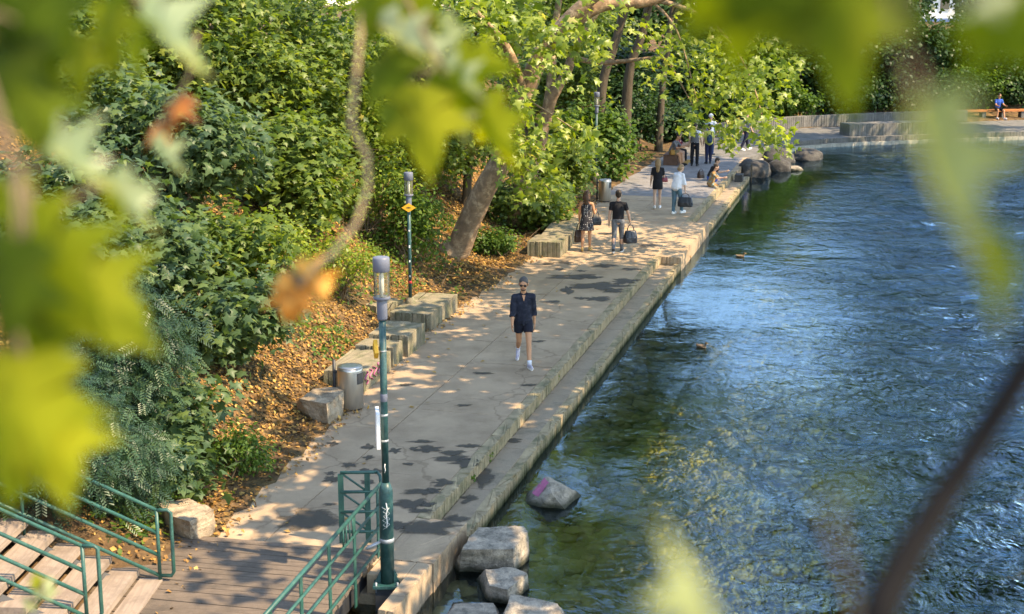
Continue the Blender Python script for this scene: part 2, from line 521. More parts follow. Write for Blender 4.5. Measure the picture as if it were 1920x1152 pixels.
LM['plane'] = leaf_mat('plane_leaf', [(0, (0.12, 0.19, 0.03)), (0.5, (0.23, 0.30, 0.045)), (0.92, (0.36, 0.41, 0.08)), (1, (0.46, 0.40, 0.14))], 0.5, rough=0.38, spec=0.45)
LM['dark'] = leaf_mat('dark_leaf', [(0, (0.014, 0.04, 0.014)), (0.6, (0.032, 0.078, 0.024)), (1, (0.08, 0.14, 0.035))], 0.35, spec=0.25)  # dark foliage; some far bushes and trees take it in place of shade
LM['mid'] = leaf_mat('mid_green_leaf', [(0, (0.045, 0.10, 0.02)), (0.6, (0.095, 0.18, 0.032)), (1, (0.18, 0.26, 0.05))], 0.5, spec=0.3)
LM['yew'] = leaf_mat('yew_needle', [(0, (0.012, 0.040, 0.020)), (0.6, (0.026, 0.072, 0.03)), (1, (0.08, 0.13, 0.045))], 0.15)
LM['litter'] = leaf_mat('fallen_leaf', [(0, (0.10, 0.052, 0.022)), (0.35, (0.26, 0.135, 0.045)), (0.7, (0.44, 0.235, 0.062)), (0.93, (0.54, 0.35, 0.12)), (1, (0.16, 0.2, 0.05))], 0.12, rough=0.7, spec=0.2)
LM['fg_green'] = leaf_mat('near_green_leaf', [(0, (0.05, 0.085, 0.012)), (0.5, (0.13, 0.18, 0.014)), (1, (0.31, 0.32, 0.025))], 0.58, tcol=(1.25, 1.15, 0.4), rough=0.75, spec=0.12)
LM['fg_pale'] = leaf_mat('leaf_underside', [(0, (0.13, 0.16, 0.045)), (0.5, (0.31, 0.34, 0.16)), (1, (0.56, 0.58, 0.38))], 0.4, rough=0.7, spec=0.2)
LM['fg_dry'] = leaf_mat('withered_leaf', [(0, (0.26, 0.08, 0.025)), (0.5, (0.66, 0.24, 0.03)), (1, (0.8, 0.42, 0.10))], 0.35, tcol=(1.2, 0.9, 0.5), rough=0.7)


# ------------------------------------------------------------------ the lie of the land
UA = Vector((0.2563, 0.9666, 0)).normalized()        # along the quay
UN = Vector((UA.y, -UA.x, 0))                        # towards the water
OQ = Vector((-1.2, 19.33, 0))
QANG = math.atan2(UA.y, UA.x)


def P(a, n, z=0.0):
    return OQ + UA * a + UN * n + Vector((0, 0, z))


def AN(v):
    r = Vector((v[0], v[1], 0)) - OQ
    return r.dot(UA), r.dot(UN)


EDGE = np.array([(-4.6, -10), (-4.6, 12), (-4.4, 17.4), (-4.05, 18.9), (-3.6, 21.2), (-2.95, 24.6), (-2.6, 27.5), (-1.95, 30.5), (-1.3, 32.9),
                 (-0.3, 36.2), (0.6, 39.6), (2.0, 47.0), (4.4, 55.6), (6.5, 63), (8.8, 70.5), (12.5, 75.6), (18, 78.6), (28, 82.2), (42, 85.6), (75, 92), (140, 100)], dtype=float)


def edge_dist(x, y):
    """signed distance to the inland edge of the path, positive on the slope"""
    x = np.asarray(x, dtype=float); y = np.asarray(y, dtype=float)
    best = np.full(x.shape, 1e9); sg = np.ones(x.shape)
    for i in range(len(EDGE) - 1):
        ax, ay = EDGE[i]; bx, by = EDGE[i + 1]
        dx, dy = bx - ax, by - ay
        t = np.clip(((x - ax) * dx + (y - ay) * dy) / (dx * dx + dy * dy), 0, 1)
        qx, qy = ax + t * dx, ay + t * dy
        d = np.hypot(x - qx, y - qy)
        s = np.where(dx * (y - ay) - dy * (x - ax) > 0, 1.0, -1.0)
        up = d < best
        best = np.where(up, d, best); sg = np.where(up, s, sg)
    return best * sg


def wav(x, y):
    return (0.5 * np.sin(x * 0.9 + 1.3 * np.sin(y * 0.5)) * np.sin(y * 0.8 + 0.7) + 0.3 * np.sin(x * 2.3 + y * 1.1) + 0.2 * np.sin(y * 3.1 - x * 1.7 + 2))


def height(x, y):
    x = np.asarray(x, dtype=float); y = np.asarray(y, dtype=float)
    s = edge_dist(x, y)
    flat = 0.55 + 0.9 * np.clip((y - 30) / 12, 0, 1)
    sl = 0.76 - 0.16 * np.clip((y - 38) / 15, 0, 1)
    cap = 13.0 - 8.6 * np.clip((y - 50) / 26, 0, 1)
    t = np.clip(s - flat, 0, None)
    z = sl * (np.sqrt(t * t + 0.3) - math.sqrt(0.3))
    z = cap * (1 - np.exp(-z / cap)) * 1.0 + 0.06 * np.clip(s / 0.6, 0, 1)
    z = z + wav(x, y) * 0.16 * np.clip(s / 1.5, 0, 1)
    st = np.where((y > 14.6) & (y < 17.45) & (x < -4.4), np.clip(0.49 * (-4.95 - x), 0, None) - 0.14, 99.0)
    z = np.minimum(z, st)
    return np.where(s < 0, -0.06 + 0.9 * np.clip(s + 0.05, -1.2, 0), z)


def TR(px, py):
    """where a sight line meets the slope"""
    p0 = Vector((0, 0, CAM_H)); d = (W(px, py, 10.0) - p0)
    Ys = np.arange(1.2, 14, 0.01)
    X = d.x * Ys; Y = d.y * Ys; Z = CAM_H + d.z * Ys
    hit = np.nonzero(Z < height(X, Y))[0]
    i = hit[0] if len(hit) else len(Ys) - 1
    return Vector((X[i], Y[i], float(height(X[i], Y[i]))))


def grid_mesh(name, xs, ys, zf, keep=None):
    X, Y = np.meshgrid(xs, ys)
    Z = zf(X, Y)
    V = np.stack([X.ravel(), Y.ravel(), Z.ravel()], 1)
    nx, ny = len(xs), len(ys)
    i, j = np.meshgrid(np.arange(nx - 1), np.arange(ny - 1))
    a = (j * nx + i).ravel()
    F = np.stack([a, a + 1, a + nx + 1, a + nx], 1)
    if keep is not None:
        F = F[keep(X, Y).ravel()[F].any(1)]
    return np_mesh(name, V, F, smooth=True)


xs = np.concatenate([np.arange(-60, -14, 1.5), np.arange(-14, 12, 0.22), np.arange(12, 50, 0.8), np.arange(50, 141, 4)])
ys = np.concatenate([np.arange(-10, 13, 0.8), np.arange(13, 50, 0.22), np.arange(50, 100, 0.6), np.arange(100, 241, 5)])
ground = link('ground', grid_mesh('ground', xs, ys, height, lambda X, Y: edge_dist(X, Y) > -0.9), M['soil'])
tag(ground, 'sloping earth bank covered in fallen leaves beside the path', kind='structure')

WZ = -0.42


def bed_z(X, Y):
    d = (X - OQ.x) * UN.x + (Y - OQ.y) * UN.y - 0.6
    q = Y - (70.5 + 0.30 * (X - 14))
    far = np.clip((q + 9) / 9, 0, 1)        # shelving up to the quay round the bay
    z = -0.70 - 0.10 * np.clip(d, 0, 2.6) - 0.62 * np.clip(d - 2.6, 0, 5)
    return z * (1 - far) - 0.8 * far - 0.12 * wav(X * 1.3, Y * 1.3)


bed = link('riverbed', grid_mesh('riverbed', np.arange(-8, 140, 0.5), np.arange(-10, 130, 0.5), bed_z), M['bed'])
tag(bed, 'stony river bottom seen through the shallows', kind='structure')


def wave_z(X, Y):
    rng = np.random.RandomState(5)
    d = np.clip(((X - OQ.x) * UN.x + (Y - OQ.y) * UN.y - 2.8) / 5, 0.04, 1)
    Z = np.zeros_like(X)
    for k in range(26):
        lam = rng.uniform(0.5, 2.4); th = rng.normal(-1.31, 0.55); ph = rng.uniform(0, 6.28)
        c, s_ = math.cos(th), math.sin(th)
        Z += lam * 0.0042 * np.sin(2 * math.pi / lam * (X * c + Y * s_) + ph + 0.8 * np.sin(0.7 * X + 0.4 * Y + k))
    return WZ + Z * d


wx = np.concatenate([np.arange(-8, -3, 1.0), np.arange(-3, 16, 0.11), np.arange(16, 34, 0.3), np.arange(34, 91, 2.0)])
wy = np.concatenate([np.arange(-10, 15, 1.0), np.arange(15, 46, 0.13), np.arange(46, 78, 0.28), np.arange(78, 91, 2.0)])
water = link('water', grid_mesh('water', wx, wy, wave_z), M['water'])
tag(water, 'clear green river with blue ripples', kind='structure')

# right bank, out of the picture
rb = MB()
RB = [(9.5, -10), (12.0, 12), (15.5, 24), (24, 45), (36, 70), (56, 90)]
for i in range(len(RB) - 1):
    (x0, y0), (x1, y1) = RB[i], RB[i + 1]
    rb.add([(x0, y0, -2.6), (x1, y1, -2.6), (x1 + 1.2, y1, 0.5), (x0 + 1.2, y0, 0.5), (x1 + 60, y1, 3), (x0 + 60, y0, 3)], [(0, 3, 2, 1), (3, 5, 4, 2)])
rbo = rb.build('bank', M['soil'])
tag(rbo, 'low earth bank across the river', kind='structure')

# river stones: the larger ones singly, the rest as one mass
random.seed(3)


def stone_mesh(name, seed, flat=0.5, sub=2, amp=0.35, smooth=True):
    bm = bmesh.new()
    bmesh.ops.create_icosphere(bm, subdivisions=sub, radius=1)
    off = Vector((seed * 7.3, seed * 3.1, seed * 1.7))
    for v in bm.verts:
        k = 1 + amp * mnoise.noise(v.co * 1.1 + off) + amp * 0.4 * mnoise.noise(v.co * 2.6 + off)
        v.co = Vector((v.co.x * k, v.co.y * k, v.co.z * k * flat))
    for f in bm.faces: f.smooth = smooth
    me = bpy.data.meshes.new(name)
    bm.to_mesh(me); bm.free()
    return me


stones = [stone_mesh('stone', 11 + i, 0.42, 1, 0.75, False) for i in range(5)]
for s_ in stones: s_.materials.append(M['bedstone'])
spots = []
for i in range(4000):
    a = random.uniform(-4, 22); n = 0.65 + abs(random.gauss(0, 2.6))
    if n > 7.5: continue
    v = P(a, n)
    if v.y < 14: continue
    spots.append((v.x, v.y, random.uniform(0.06, 0.21) * (1.25 if random.random() < 0.15 else 1)))
spots.sort(key=lambda q: -q[2])
for i, (x, y, r) in enumerate(spots[:260]):
    o = link('stone', stones[i % 5], None, bed, (x, y, float(bed_z(np.array(x), np.array(y))) + r * 0.02))
    o.scale = (r, r * random.uniform(0.7, 1.1), r)
    o.rotation_euler = (random.uniform(-.2, .2), random.uniform(-.2, .2), random.uniform(0, 6.3))
sv, sf, nb = [], [], 0
sm = [(np.array([v.co[:] for v in m.vertices]), np.array([p.vertices[:] for p in m.polygons])) for m in stones]
for i, (x, y, r) in enumerate(spots[260:1700]):
    V, Fc = sm[i % 5]
    th = random.uniform(0, 6.3); c, s_ = math.cos(th), math.sin(th)
    Q = V * r
    Q = np.stack([Q[:, 0] * c - Q[:, 1] * s_, Q[:, 0] * s_ + Q[:, 1] * c, Q[:, 2]], 1) + np.array([x, y, float(bed_z(np.array(x), np.array(y)))])
    sv.append(Q); sf.append(Fc + nb); nb += len(V)
pb = link('pebbles', np_mesh('pebbles', np.concatenate(sv), np.concatenate(sf), True), M['bedstone'], bed)
tag(pb, kind='stuff')

# ------------------------------------------------------------------ the quay path
path = MB()
path.prism([P(-1.7, -3.2)[:2], P(-1.7, -0.25)[:2], P(46, -0.25)[:2], P(46, -3.9)[:2]], -1.4, -0.13)
path = path.build('path', M['path'])
tag(path, 'broad pale concrete quayside path with joints', kind='structure')
random.seed(8)


def slab(poly, z, name='slab', mat='path', th=0.16, parent=None, ch=0.012):
    return MB().prism(poly, z - th, z, ch).build(name, M[mat], parent or path)


def quad_slab(a0, a1, n0, n1, z=None, skew=0.0, **k):
    g = 0.006
    pts = [P(a0 + g, n0 + g), P(a0 + g + skew, n1 - g), P(a1 - g + skew, n1 - g), P(a1 - g, n0 + g)]
    return slab([p[:2] for p in pts], random.uniform(-0.003, 0.002) if z is None else z, **k)


KERB_IN = -0.2
cols = [(-3.62, -1.95), (-1.95, KERB_IN)]
for ci, (n0, n1) in enumerate(cols):
    a = -1.75
    while a < 33:
        l = random.uniform(2.2, 3.6)
        b = min(a + l, 33.0)
        nn0 = n0
        if ci == 0:
            nn0 = -3.75 if a > 3 else -3.3
            if a > 21: nn0 = -4.05
        e = n1
        if ci == 1 and a < 0.2:
            e = n1
        quad_slab(a, b, nn0, e, skew=random.uniform(-0.05, 0.05))
        a = b


a = 33.01
while a < 45.9:
    quad_slab(a, a + 0.34, -4.05, KERB_IN, name='boardwalk_plank', mat='boardwalk', th=0.12, skew=random.uniform(-0.01, 0.01))
    a += 0.345


# fluted stone faces ------------------------------------------------
def flute_poly(L, Wd, pitch=0.085, depth=0.02, sides=(1, 1, 1, 1), seed=0, jag=0.0):
    """outline of a block, local x 0..L, y 0..W, with upright grooves on the chosen sides (y=0, x=L, y=W, x=0)"""
    rg = random.Random(seed)
    cor = [(0, 0), (L, 0), (L, Wd), (0, Wd)]
    out = []
    for k in range(4):
        (x0, y0), (x1, y1) = cor[k], cor[(k + 1) % 4]
        ln = math.hypot(x1 - x0, y1 - y0)
        tx, ty = (x1 - x0) / ln, (y1 - y0) / ln
        nx, ny = -ty, tx
        out.append((x0, y0))
        if not sides[k]: continue
        s = pitch * rg.uniform(0.5, 1.2)
        while s < ln - pitch * 0.5:
            d = depth * rg.uniform(0.6, 1.4); w = pitch * 0.17 * rg.uniform(0.6, 1.5); f = jag * rg.uniform(-1, 1)
            out.append((x0 + tx * (s - w) + nx * (f + 0.003), y0 + ty * (s - w) + ny * (f + 0.003)))
            out.append((x0 + tx * s + nx * d, y0 + ty * s + ny * d))
            out.append((x0 + tx * (s + w) + nx * (f * 0.5 + 0.003), y0 + ty * (s + w) + ny * (f * 0.5 + 0.003)))
            s += pitch * rg.uniform(0.75, 1.4)
    return out


def fluted_mesh(name, L, Wd, H, seed, pitch=0.085, depth=0.02, sides=(1, 1, 1, 1), jag=0.006, ch=0.015, mat='kerb'):
    poly = flute_poly(L, Wd, pitch, depth, sides, seed, jag)
    mb = MB().prism(poly, 0, H, 0)
    # ragged arris: lower the outer top points unevenly
    rg = random.Random(seed + 99)
    n = len(poly)
    for i in range(n):
        x, y, z = mb.v[n + i]
        mb.v[n + i] = (x, y, z - abs(rg.gauss(0, ch * 0.6)))
    me = mb.mesh(name)
    me.materials.append(M[mat])
    return me


kerb_v = [fluted_mesh('kerb_stone', 0.99, 0.2, 0.30, 40 + i, 0.10, 0.04, (1, 0, 0, 0), 0.012, ch=0.022) for i in range(4)]
low_v = [fluted_mesh('ledge_kerb', 0.99, 0.18, 0.66, 60 + i, 0.10, 0.045, (1, 0, 0, 0), 0.016, ch=0.035) for i in range(4)]


def kerb_run(a0, a1, n_out, ztop, vs_, name, H):
    """stones whose fluted side faces the water"""
    a = a0; i = 0
    while a < a1 - 0.05:
        l = min(1.0, a1 - a)
        o = link(name, vs_[i % 4], None, path)
        # local y=0 side faces the water: local x runs along, local +y points inland
        o.rotation_euler = (0, 0, QANG + math.pi * 0)
        p = P(a + 0.005, n_out + random.uniform(-0.006, 0.006), ztop - H + random.uniform(-0.003, 0.004))
        o.location = p
        o.scale = (l, 1, 1)
        a += l; i += 1


A_NEAR, A_P0, A_P1, A_END = 0.05, 21.2, 27.6, 45.0
kerb_run(A_NEAR, A_P0, 0.0, 0.012, kerb_v, 'kerb_stone', 0.30)
kerb_run(A_P1, 41.0, 0.0, 0.012, kerb_v, 'kerb_stone', 0.30)
LW = 0.58
kerb_run(A_NEAR, A_P0, LW, -0.195, low_v, 'ledge_kerb', 0.66)
kerb_run(A_P1, 41.0, LW, -0.195, low_v, 'ledge_kerb', 0.66)


def ledge(a0, a1):
    a = a0
    while a < a1 - 0.05:
        b = min(a + random.uniform(1.4, 2.4), a1)
        quad_slab(a, b, 0.004, LW - 0.165, z=-0.208 + random.uniform(-0.004, 0.003), name='ledge_slab', mat='ledge', th=0.5)
        a = b


ledge(A_NEAR, A_P0); ledge(A_P1, 41.0)


def platform(a0, a1, n1, name='platform_slab', H=0.95, n0=KERB_IN + 0.008):
    """a full-height landing pushed out over the ledge"""
    o = link(name, fluted_mesh(name, a1 - a0, n1 - n0, H, int(a0 * 10) + 500, 0.11, 0.016, (1, 1, 0, 1), 0.008, ch=0.02, mat='path'), None, path)
    o.location = P(a0, n1, 0.006 - H)
    o.rotation_euler = (0, 0, QANG)
    return o


platform(A_P0 + 0.01, 24.4, LW); platform(24.42, A_P1 - 0.01, LW)
platform(-3.05, -1.52, 0.54, n0=0.34); quad_slab(-2.05, -1.52, -0.19, 0.335, z=0.002, th=0.5); platform(-1.5, A_NEAR - 0.01, 0.56)
platform(41.02, A_END + 1, 0.07)

# curved far end of the path round the bay
inner = [P(46, 0.05), Vector((12.6, 67.8, 0)), Vector((14.0, 70.6, 0)), Vector((15.8, 71.9, 0)), Vector((18.6, 73.0, 0)), Vector((22.5, 74.2, 0)), Vector((27.4, 75.6, 0)), Vector((34, 77.4, 0)), Vector((44, 79.5, 0)), Vector((60, 82, 0)), Vector((80, 84, 0))]
outer = [P(46, -4.0), Vector((8.6, 69.9, 0)), Vector((10.2, 72.9, 0)), Vector((12.4, 75.2, 0)), Vector((16, 77.6, 0)), Vector((21.5, 79.8, 0)), Vector((27.6, 81.8, 0)), Vector((34.2, 83.8, 0)), Vector((44, 86, 0)), Vector((60, 89.6, 0)), Vector((80, 93.5, 0))]
fp = MB()
for i in range(len(inner) - 1):
    fp.add([(*inner[i][:2], -0.12), (*inner[i + 1][:2], -0.12), (*outer[i + 1][:2], -0.12), (*outer[i][:2], -0.12)], [(0, 1, 2, 3)])
fpo = fp.build('far_path', M['farstone'])
tag(fpo, 'grey paved path curving round the far end of the water', kind='structure')
for i in range(len(inner) - 1):
    for j in range(3):
        q = []
        for (ii, jj) in ((i, j), (i + 1, j), (i + 1, j + 1), (i, j + 1)):
            q.append(inner[ii].lerp(outer[ii], jj / 3))
        c = (q[0] + q[1] + q[2] + q[3]) / 4
        slab([(c + (p - c) * 0.997)[:2] for p in q], random.uniform(-0.004, 0.004), mat='farstone', parent=fpo)
    d = inner[i + 1] - inner[i]; L_ = d.length; ang = math.atan2(d.y, d.x)
    k = max(1, round(L_ / 1.6))
    for s in range(k):
        mup = fluted_mesh('quay_block', L_ / k - 0.01, 0.3, 0.24, 800 + i * 7 + s, 0.16, 0.02, (1, 0, 0, 0), 0.01, mat='farstone')
        mlo = fluted_mesh('waterline_block', L_ / k - 0.01, 0.3, 0.6, 900 + i * 7 + s, 0.3, 0.02, (1, 0, 0, 0), 0.01, mat='limewash')
        p = inner[i] + d * (s / k)
        nrm = Vector((math.sin(ang), -math.cos(ang), 0))
        o = link('quay_block', mup, None, fpo, p + nrm * 0.02 + Vector((0, 0, -0.23)), ang)
        o = link('waterline_block', mlo, None, fpo, p + nrm * 0.14 + Vector((0, 0, -0.235 - 0.6)), ang)


def wall_run(name, pts, Wd, H, label, cat, mat, z0=0.0, pitch=0.16, blk=1.7, seed=0, group=None):
    """a low wall of fluted blocks standing along a line of points"""
    t = empty(name, (pts[0].x, pts[0].y, 0))
    for i in range(len(pts) - 1):
        d = pts[i + 1] - pts[i]; ang = math.atan2(d.y, d.x); k = max(1, round(d.length / blk))
        for s in range(k):
            me = fluted_mesh('stone_block', d.length / k - 0.012, Wd, H + random.uniform(-0.01, 0.01), seed + i * 11 + s, pitch, 0.022, (1, 1, 0, 1), 0.01, mat=mat)
            p = pts[i] + d * (s / k)
            link('stone_block', me, None, t, (p.x - pts[0].x, p.y - pts[0].y, z0), ang)
    tag(t, label, cat, group)
    return t


wall_run('retaining_wall', [Vector((8.9, 70.3, 0)), Vector((10.5, 73.2, 0)), Vector((12.7, 75.5, 0)), Vector((16.2, 77.9, 0)), Vector((21.5, 80.1, 0)), Vector((26, 81.6, 0))], 0.4, 0.62,
         'low grey ribbed stone wall along the foot of the far wooded slope', 'wall', 'farstone', seed=300)
wall_run('raised_planter', [Vector((17.3, 73.1, 0)), Vector((20.3, 74.0, 0)), Vector((23.4, 75.0, 0))], 1.0, 0.62, 'raised block of ribbed grey stone at the far water edge', 'wall', 'farstone', seed=400)

# wet splashes on the paving
random.seed(12)
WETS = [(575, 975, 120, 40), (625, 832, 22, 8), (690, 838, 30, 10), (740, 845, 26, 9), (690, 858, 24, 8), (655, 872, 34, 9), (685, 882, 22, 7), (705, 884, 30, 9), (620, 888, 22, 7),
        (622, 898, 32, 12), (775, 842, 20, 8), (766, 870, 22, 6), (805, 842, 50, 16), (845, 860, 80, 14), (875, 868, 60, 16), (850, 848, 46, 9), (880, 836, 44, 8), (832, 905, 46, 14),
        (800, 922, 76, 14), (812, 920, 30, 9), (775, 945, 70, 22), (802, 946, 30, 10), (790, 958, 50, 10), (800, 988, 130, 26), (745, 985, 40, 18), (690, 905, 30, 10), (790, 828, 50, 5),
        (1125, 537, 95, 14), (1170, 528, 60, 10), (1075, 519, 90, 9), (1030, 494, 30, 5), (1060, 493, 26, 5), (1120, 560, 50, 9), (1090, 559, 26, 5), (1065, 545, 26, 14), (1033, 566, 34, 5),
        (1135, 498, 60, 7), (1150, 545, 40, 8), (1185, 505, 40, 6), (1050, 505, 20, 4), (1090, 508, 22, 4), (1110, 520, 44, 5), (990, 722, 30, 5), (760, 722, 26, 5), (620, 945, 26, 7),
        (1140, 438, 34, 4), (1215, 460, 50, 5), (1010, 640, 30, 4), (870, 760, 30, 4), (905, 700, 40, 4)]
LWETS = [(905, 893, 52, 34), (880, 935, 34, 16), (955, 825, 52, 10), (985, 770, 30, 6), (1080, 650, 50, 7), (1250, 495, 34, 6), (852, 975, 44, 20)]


def blob(px, py, w, h, z):
    c = G(px, py, z); e = G(px + w / 2, py, z); d = G(px, py - h / 2, z)
    rx = (e - c).length; ry = (d - c).length
    off = Vector((px * 0.13, py * 0.17, 0))
    pts = []
    for k in range(36):
        a = 2 * math.pi * k / 36
        s = 0.86 * (1 + 0.8 * mnoise.noise(off + Vector((math.cos(a), math.sin(a), 0)) * 1.7) + 0.2 * mnoise.noise(off + Vector((math.cos(a), math.sin(a), 3)) * 4))
        pts.append((c.x + rx * s * math.cos(a), c.y + ry * s * math.sin(a)))
    n = len(pts)
    V = [(c.x, c.y, z)]; T_ = [1.0]
    for f, t in ((0.45, 1.0), (0.8, 0.55), (1.15, 0.0)):
        for (x, y) in pts:
            V.append((c.x + (x - c.x) * f, c.y + (y - c.y) * f, z)); T_.append(t)
    F = [(0, 1 + k, 1 + (k + 1) % n) for k in range(n)]
    for r_ in range(2):
        for k in range(n):
            a = 1 + r_ * n + k; b = 1 + r_ * n + (k + 1) % n
            F += [(a, a + n, b + n), (a, b + n, b)]
    return np_mesh('wet_patch', np.array(V), np.array(F), False, np.array(T_))


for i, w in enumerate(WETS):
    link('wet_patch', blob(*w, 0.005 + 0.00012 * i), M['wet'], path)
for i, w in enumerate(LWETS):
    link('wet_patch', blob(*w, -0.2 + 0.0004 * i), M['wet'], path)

# ------------------------------------------------------------------ stone seats along the path
random.seed(4)


def seat(pa, pb, depth, H, label, seed, ends=(1, 1, 0, 1), group='ribbed stone seats along the path'):
    """block whose path-side foot runs from pa to pb (near to far)"""
    d = pb - pa; ang = math.atan2(d.y, d.x)
    me = fluted_mesh('stone_seat', d.length, depth, H, seed, 0.12, 0.024, ends, 0.014, ch=0.025, mat='block')
    o = link('stone_seat', me, None, None, (pa.x, pa.y, -0.02), ang)
    tag(o, label, 'stone seat', group)
    return o


def gp(px, py): return G(px, py, 0)


s1 = seat(gp(683, 737), gp(733, 694), 0.8, 0.42, 'ribbed concrete seat with pink spray paint beside the nearer steel bin', 21)
seat(gp(737, 690), gp(755, 676), 0.8, 0.45, 'short ribbed concrete seat just beyond the one with pink paint', 22)
seat(gp(765, 670), gp(797, 643), 0.85, 0.48, 'ribbed concrete seat with a sunlit end just before the stone lamp foot', 23)
seat(gp(808, 622), gp(858, 582), 0.95, 0.42, 'long ribbed concrete seat just beyond the stone lamp foot', 24)
seat(gp(706, 613), gp(757, 600), 0.35, 0.5, 'low ribbed concrete block half hidden behind the stone lamp foot', 25)
fa = gp(1040, 487)
seat(gp(1050, 484), gp(1066, 470), 0.95, 0.47, 'ribbed concrete seat end nearest the woman in the dotted dress', 26)
seat(gp(1068, 468), gp(1092, 432), 0.85, 0.44, 'ribbed concrete seat running behind the woman in the dotted dress', 27)
# pink spray marks on the first seat
random.seed(2)
d1 = (gp(733, 694) - gp(683, 737)); e1 = d1.normalized(); n1 = Vector((e1.y, -e1.x, 0))
gm = MB()
for k in range(5):
    t0 = 0.12 + 0.26 * k
    pts = []
    for q in range(7):
        pts.append(Vector((0, 0, 0)) + e1 * (t0 + 0.10 * math.sin(q * 1.5 + k)) + n1 * 0.012 + Vector((0, 0, 0.16 + 0.04 * q)))
    gm.tube(pts, 0.02, 5, flat=0.35, up=tuple(n1))
g = gm.build('graffiti', M['pink_paint'], s1)
g.matrix_parent_inverse = Matrix.Rotation(-math.atan2(d1.y, d1.x), 4, 'Z')


# ------------------------------------------------------------------ bins
def bin_(px, py, label, h=0.78, r=0.235, rz=0.0):
    t = empty('litter_bin', G(px, py), rz)
    b = MB().lathe([(r * 0.96, 0.03), (r, 0.05), (r, h - 0.05), (r * 0.985, h)], 28).build('body', M['steel'], t)
    MB().lathe([(r * 0.8, 0.0), (r * 0.85, 0.03)], 24).build('base_ring', M['dark_metal'], t)
    MB().lathe([(r * 0.985, h), (r * 0.96, h + 0.02), (r * 0.6, h + 0.03)], 28).build('lid', M['steel'], t)
    # slot on the path side
    mb = MB(); a0 = -0.55
    for k in range(5):
        a = a0 + (k - 2) * 0.14
        mb.box(((r + 0.001) * math.cos(a), (r + 0.001) * math.sin(a), h - 0.18), (0.012, r * 0.15, 0.20), a)
    mb.build('slot', M['dark_metal'], t)
    MB().tube([(-r - 0.06, 0.05, 0), (-r - 0.06, 0.05, h + 0.12)], 0.03, 10).build('post', M['dark_metal'], t)
    MB().box((-r - 0.03, 0.04, h - 0.1), (0.09, 0.04, 0.05)).build('bracket', M['dark_metal'], t)
    tag(t, label, 'bin', 'steel litter bins')
    return t


bin_(658, 766, 'brushed steel litter bin with dark slot beside the rough pale rock')
bin_(1134, 378, 'brushed steel litter bin standing beyond the couple carrying bags', h=0.78, r=0.22)


# ------------------------------------------------------------------ lamps
def lamp(loc, H, label, base='flange', sc=1.0, signs=True, rz=0.0):
    t = empty('street_lamp', loc, rz)
    hl = 0.66                                  # lantern height
    z0 = H - hl
    if base == 'flange':
        MB().lathe([(0.09, 0.05), (0.09, 1.28), (0.084, 1.33), (0.05, 1.42)], 20).build('lower_tube', M['green_pole'], t)
        f = MB().box((0, 0, 0.03), (0.36, 0.32, 0.035)).build('base_plate', M['green_pole'], t)
        for sx in (-1, 1):
            for sy in (-1, 1):
                MB().tube([(sx * 0.14, sy * 0.12, -0.05), (sx * 0.14, sy * 0.12, 0.09)], 0.014, 6).build('bolt', M['galv'], t)
                MB().add([(sx * 0.085, sy * 0.02, 0.05), (sx * 0.165, sy * 0.02, 0.05), (sx * 0.085, sy * 0.02, 0.22), (sx * 0.085, sy * 0.04, 0.05), (sx * 0.165, sy * 0.04, 0.05), (sx * 0.085, sy * 0.04, 0.22)],
                         [(0, 1, 2), (5, 4, 3), (0, 3, 4, 1), (1, 4, 5, 2), (2, 5, 3, 0)]).build('gusset', M['green_pole'], t)
        MB().box((0.02, 0.02, -0.17), (0.34, 0.3, 0.33)).build('bracket_box', M['dark_metal'], t)
        zp = 1.41
    else:
        MB().lathe([(0.12, -0.05), (0.12, 0.44), (0.085, 0.52), (0.05, 0.53)], 18).build('stone_foot', M['block'], t)
        zp = 0.5
    MB().tube([(0, 0, zp), (0, 0, z0 + 0.02)], 0.045 if base == 'flange' else 0.04, 16).build('pole', M['green_pole'], t)
    MB().lathe([(0.062, z0 - 0.14), (0.066, z0 - 0.12), (0.066, z0 + 0.12), (0.062, z0 + 0.13)], 18).build('collar', M['grey_cap'], t)
    ln = MB().lathe([(0.10, z0 + 0.12), (0.107, z0 + 0.13), (0.107, z0 + 0.155), (0.1, z0 + 0.16)], 24).build('lantern', M['grey_cap'], t)
    gl = MB()
    n = 24
    for r_, fl in ((0.1, 1),):
        vs_ = [(r_ * math.cos(6.2832 * k / n), r_ * math.sin(6.2832 * k / n), z) for z in (z0 + 0.16, z0 + 0.48) for k in range(n)]
        gl.add(vs_, [(k, (k + 1) % n, n + (k + 1) % n, n + k) for k in range(n)], True)
    gl.build('glass', M['glass'], ln)
    MB().lathe([(0.02, z0 + 0.16), (0.02, z0 + 0.2), (0.032, z0 + 0.21), (0.032, z0 + 0.42), (0.012, z0 + 0.48)], 12).build('bulb', M['white_paint'], ln)
    for k in range(3):
        a = k * 2.094 + 0.5
        MB().tube([(0.085 * math.cos(a), 0.085 * math.sin(a), z0 + 0.155), (0.085 * math.cos(a), 0.085 * math.sin(a), z0 + 0.485)], 0.006, 6).build('rod', M['galv'], ln)
    MB().lathe([(0.1, z0 + 0.475), (0.106, z0 + 0.48), (0.106, z0 + 0.64), (0.098, z0 + 0.655), (0.05, z0 + 0.66)], 24).build('cap', M['grey_cap'], ln)
    tag(t, label, 'street lamp', 'slender green street lamps by the water')
    return t


LB = G(727, 1098, -0.12)
LB.z = -0.12
lamp1 = lamp(LB, 4.36, 'green street lamp with thick lower tube bolted to the footbridge end')
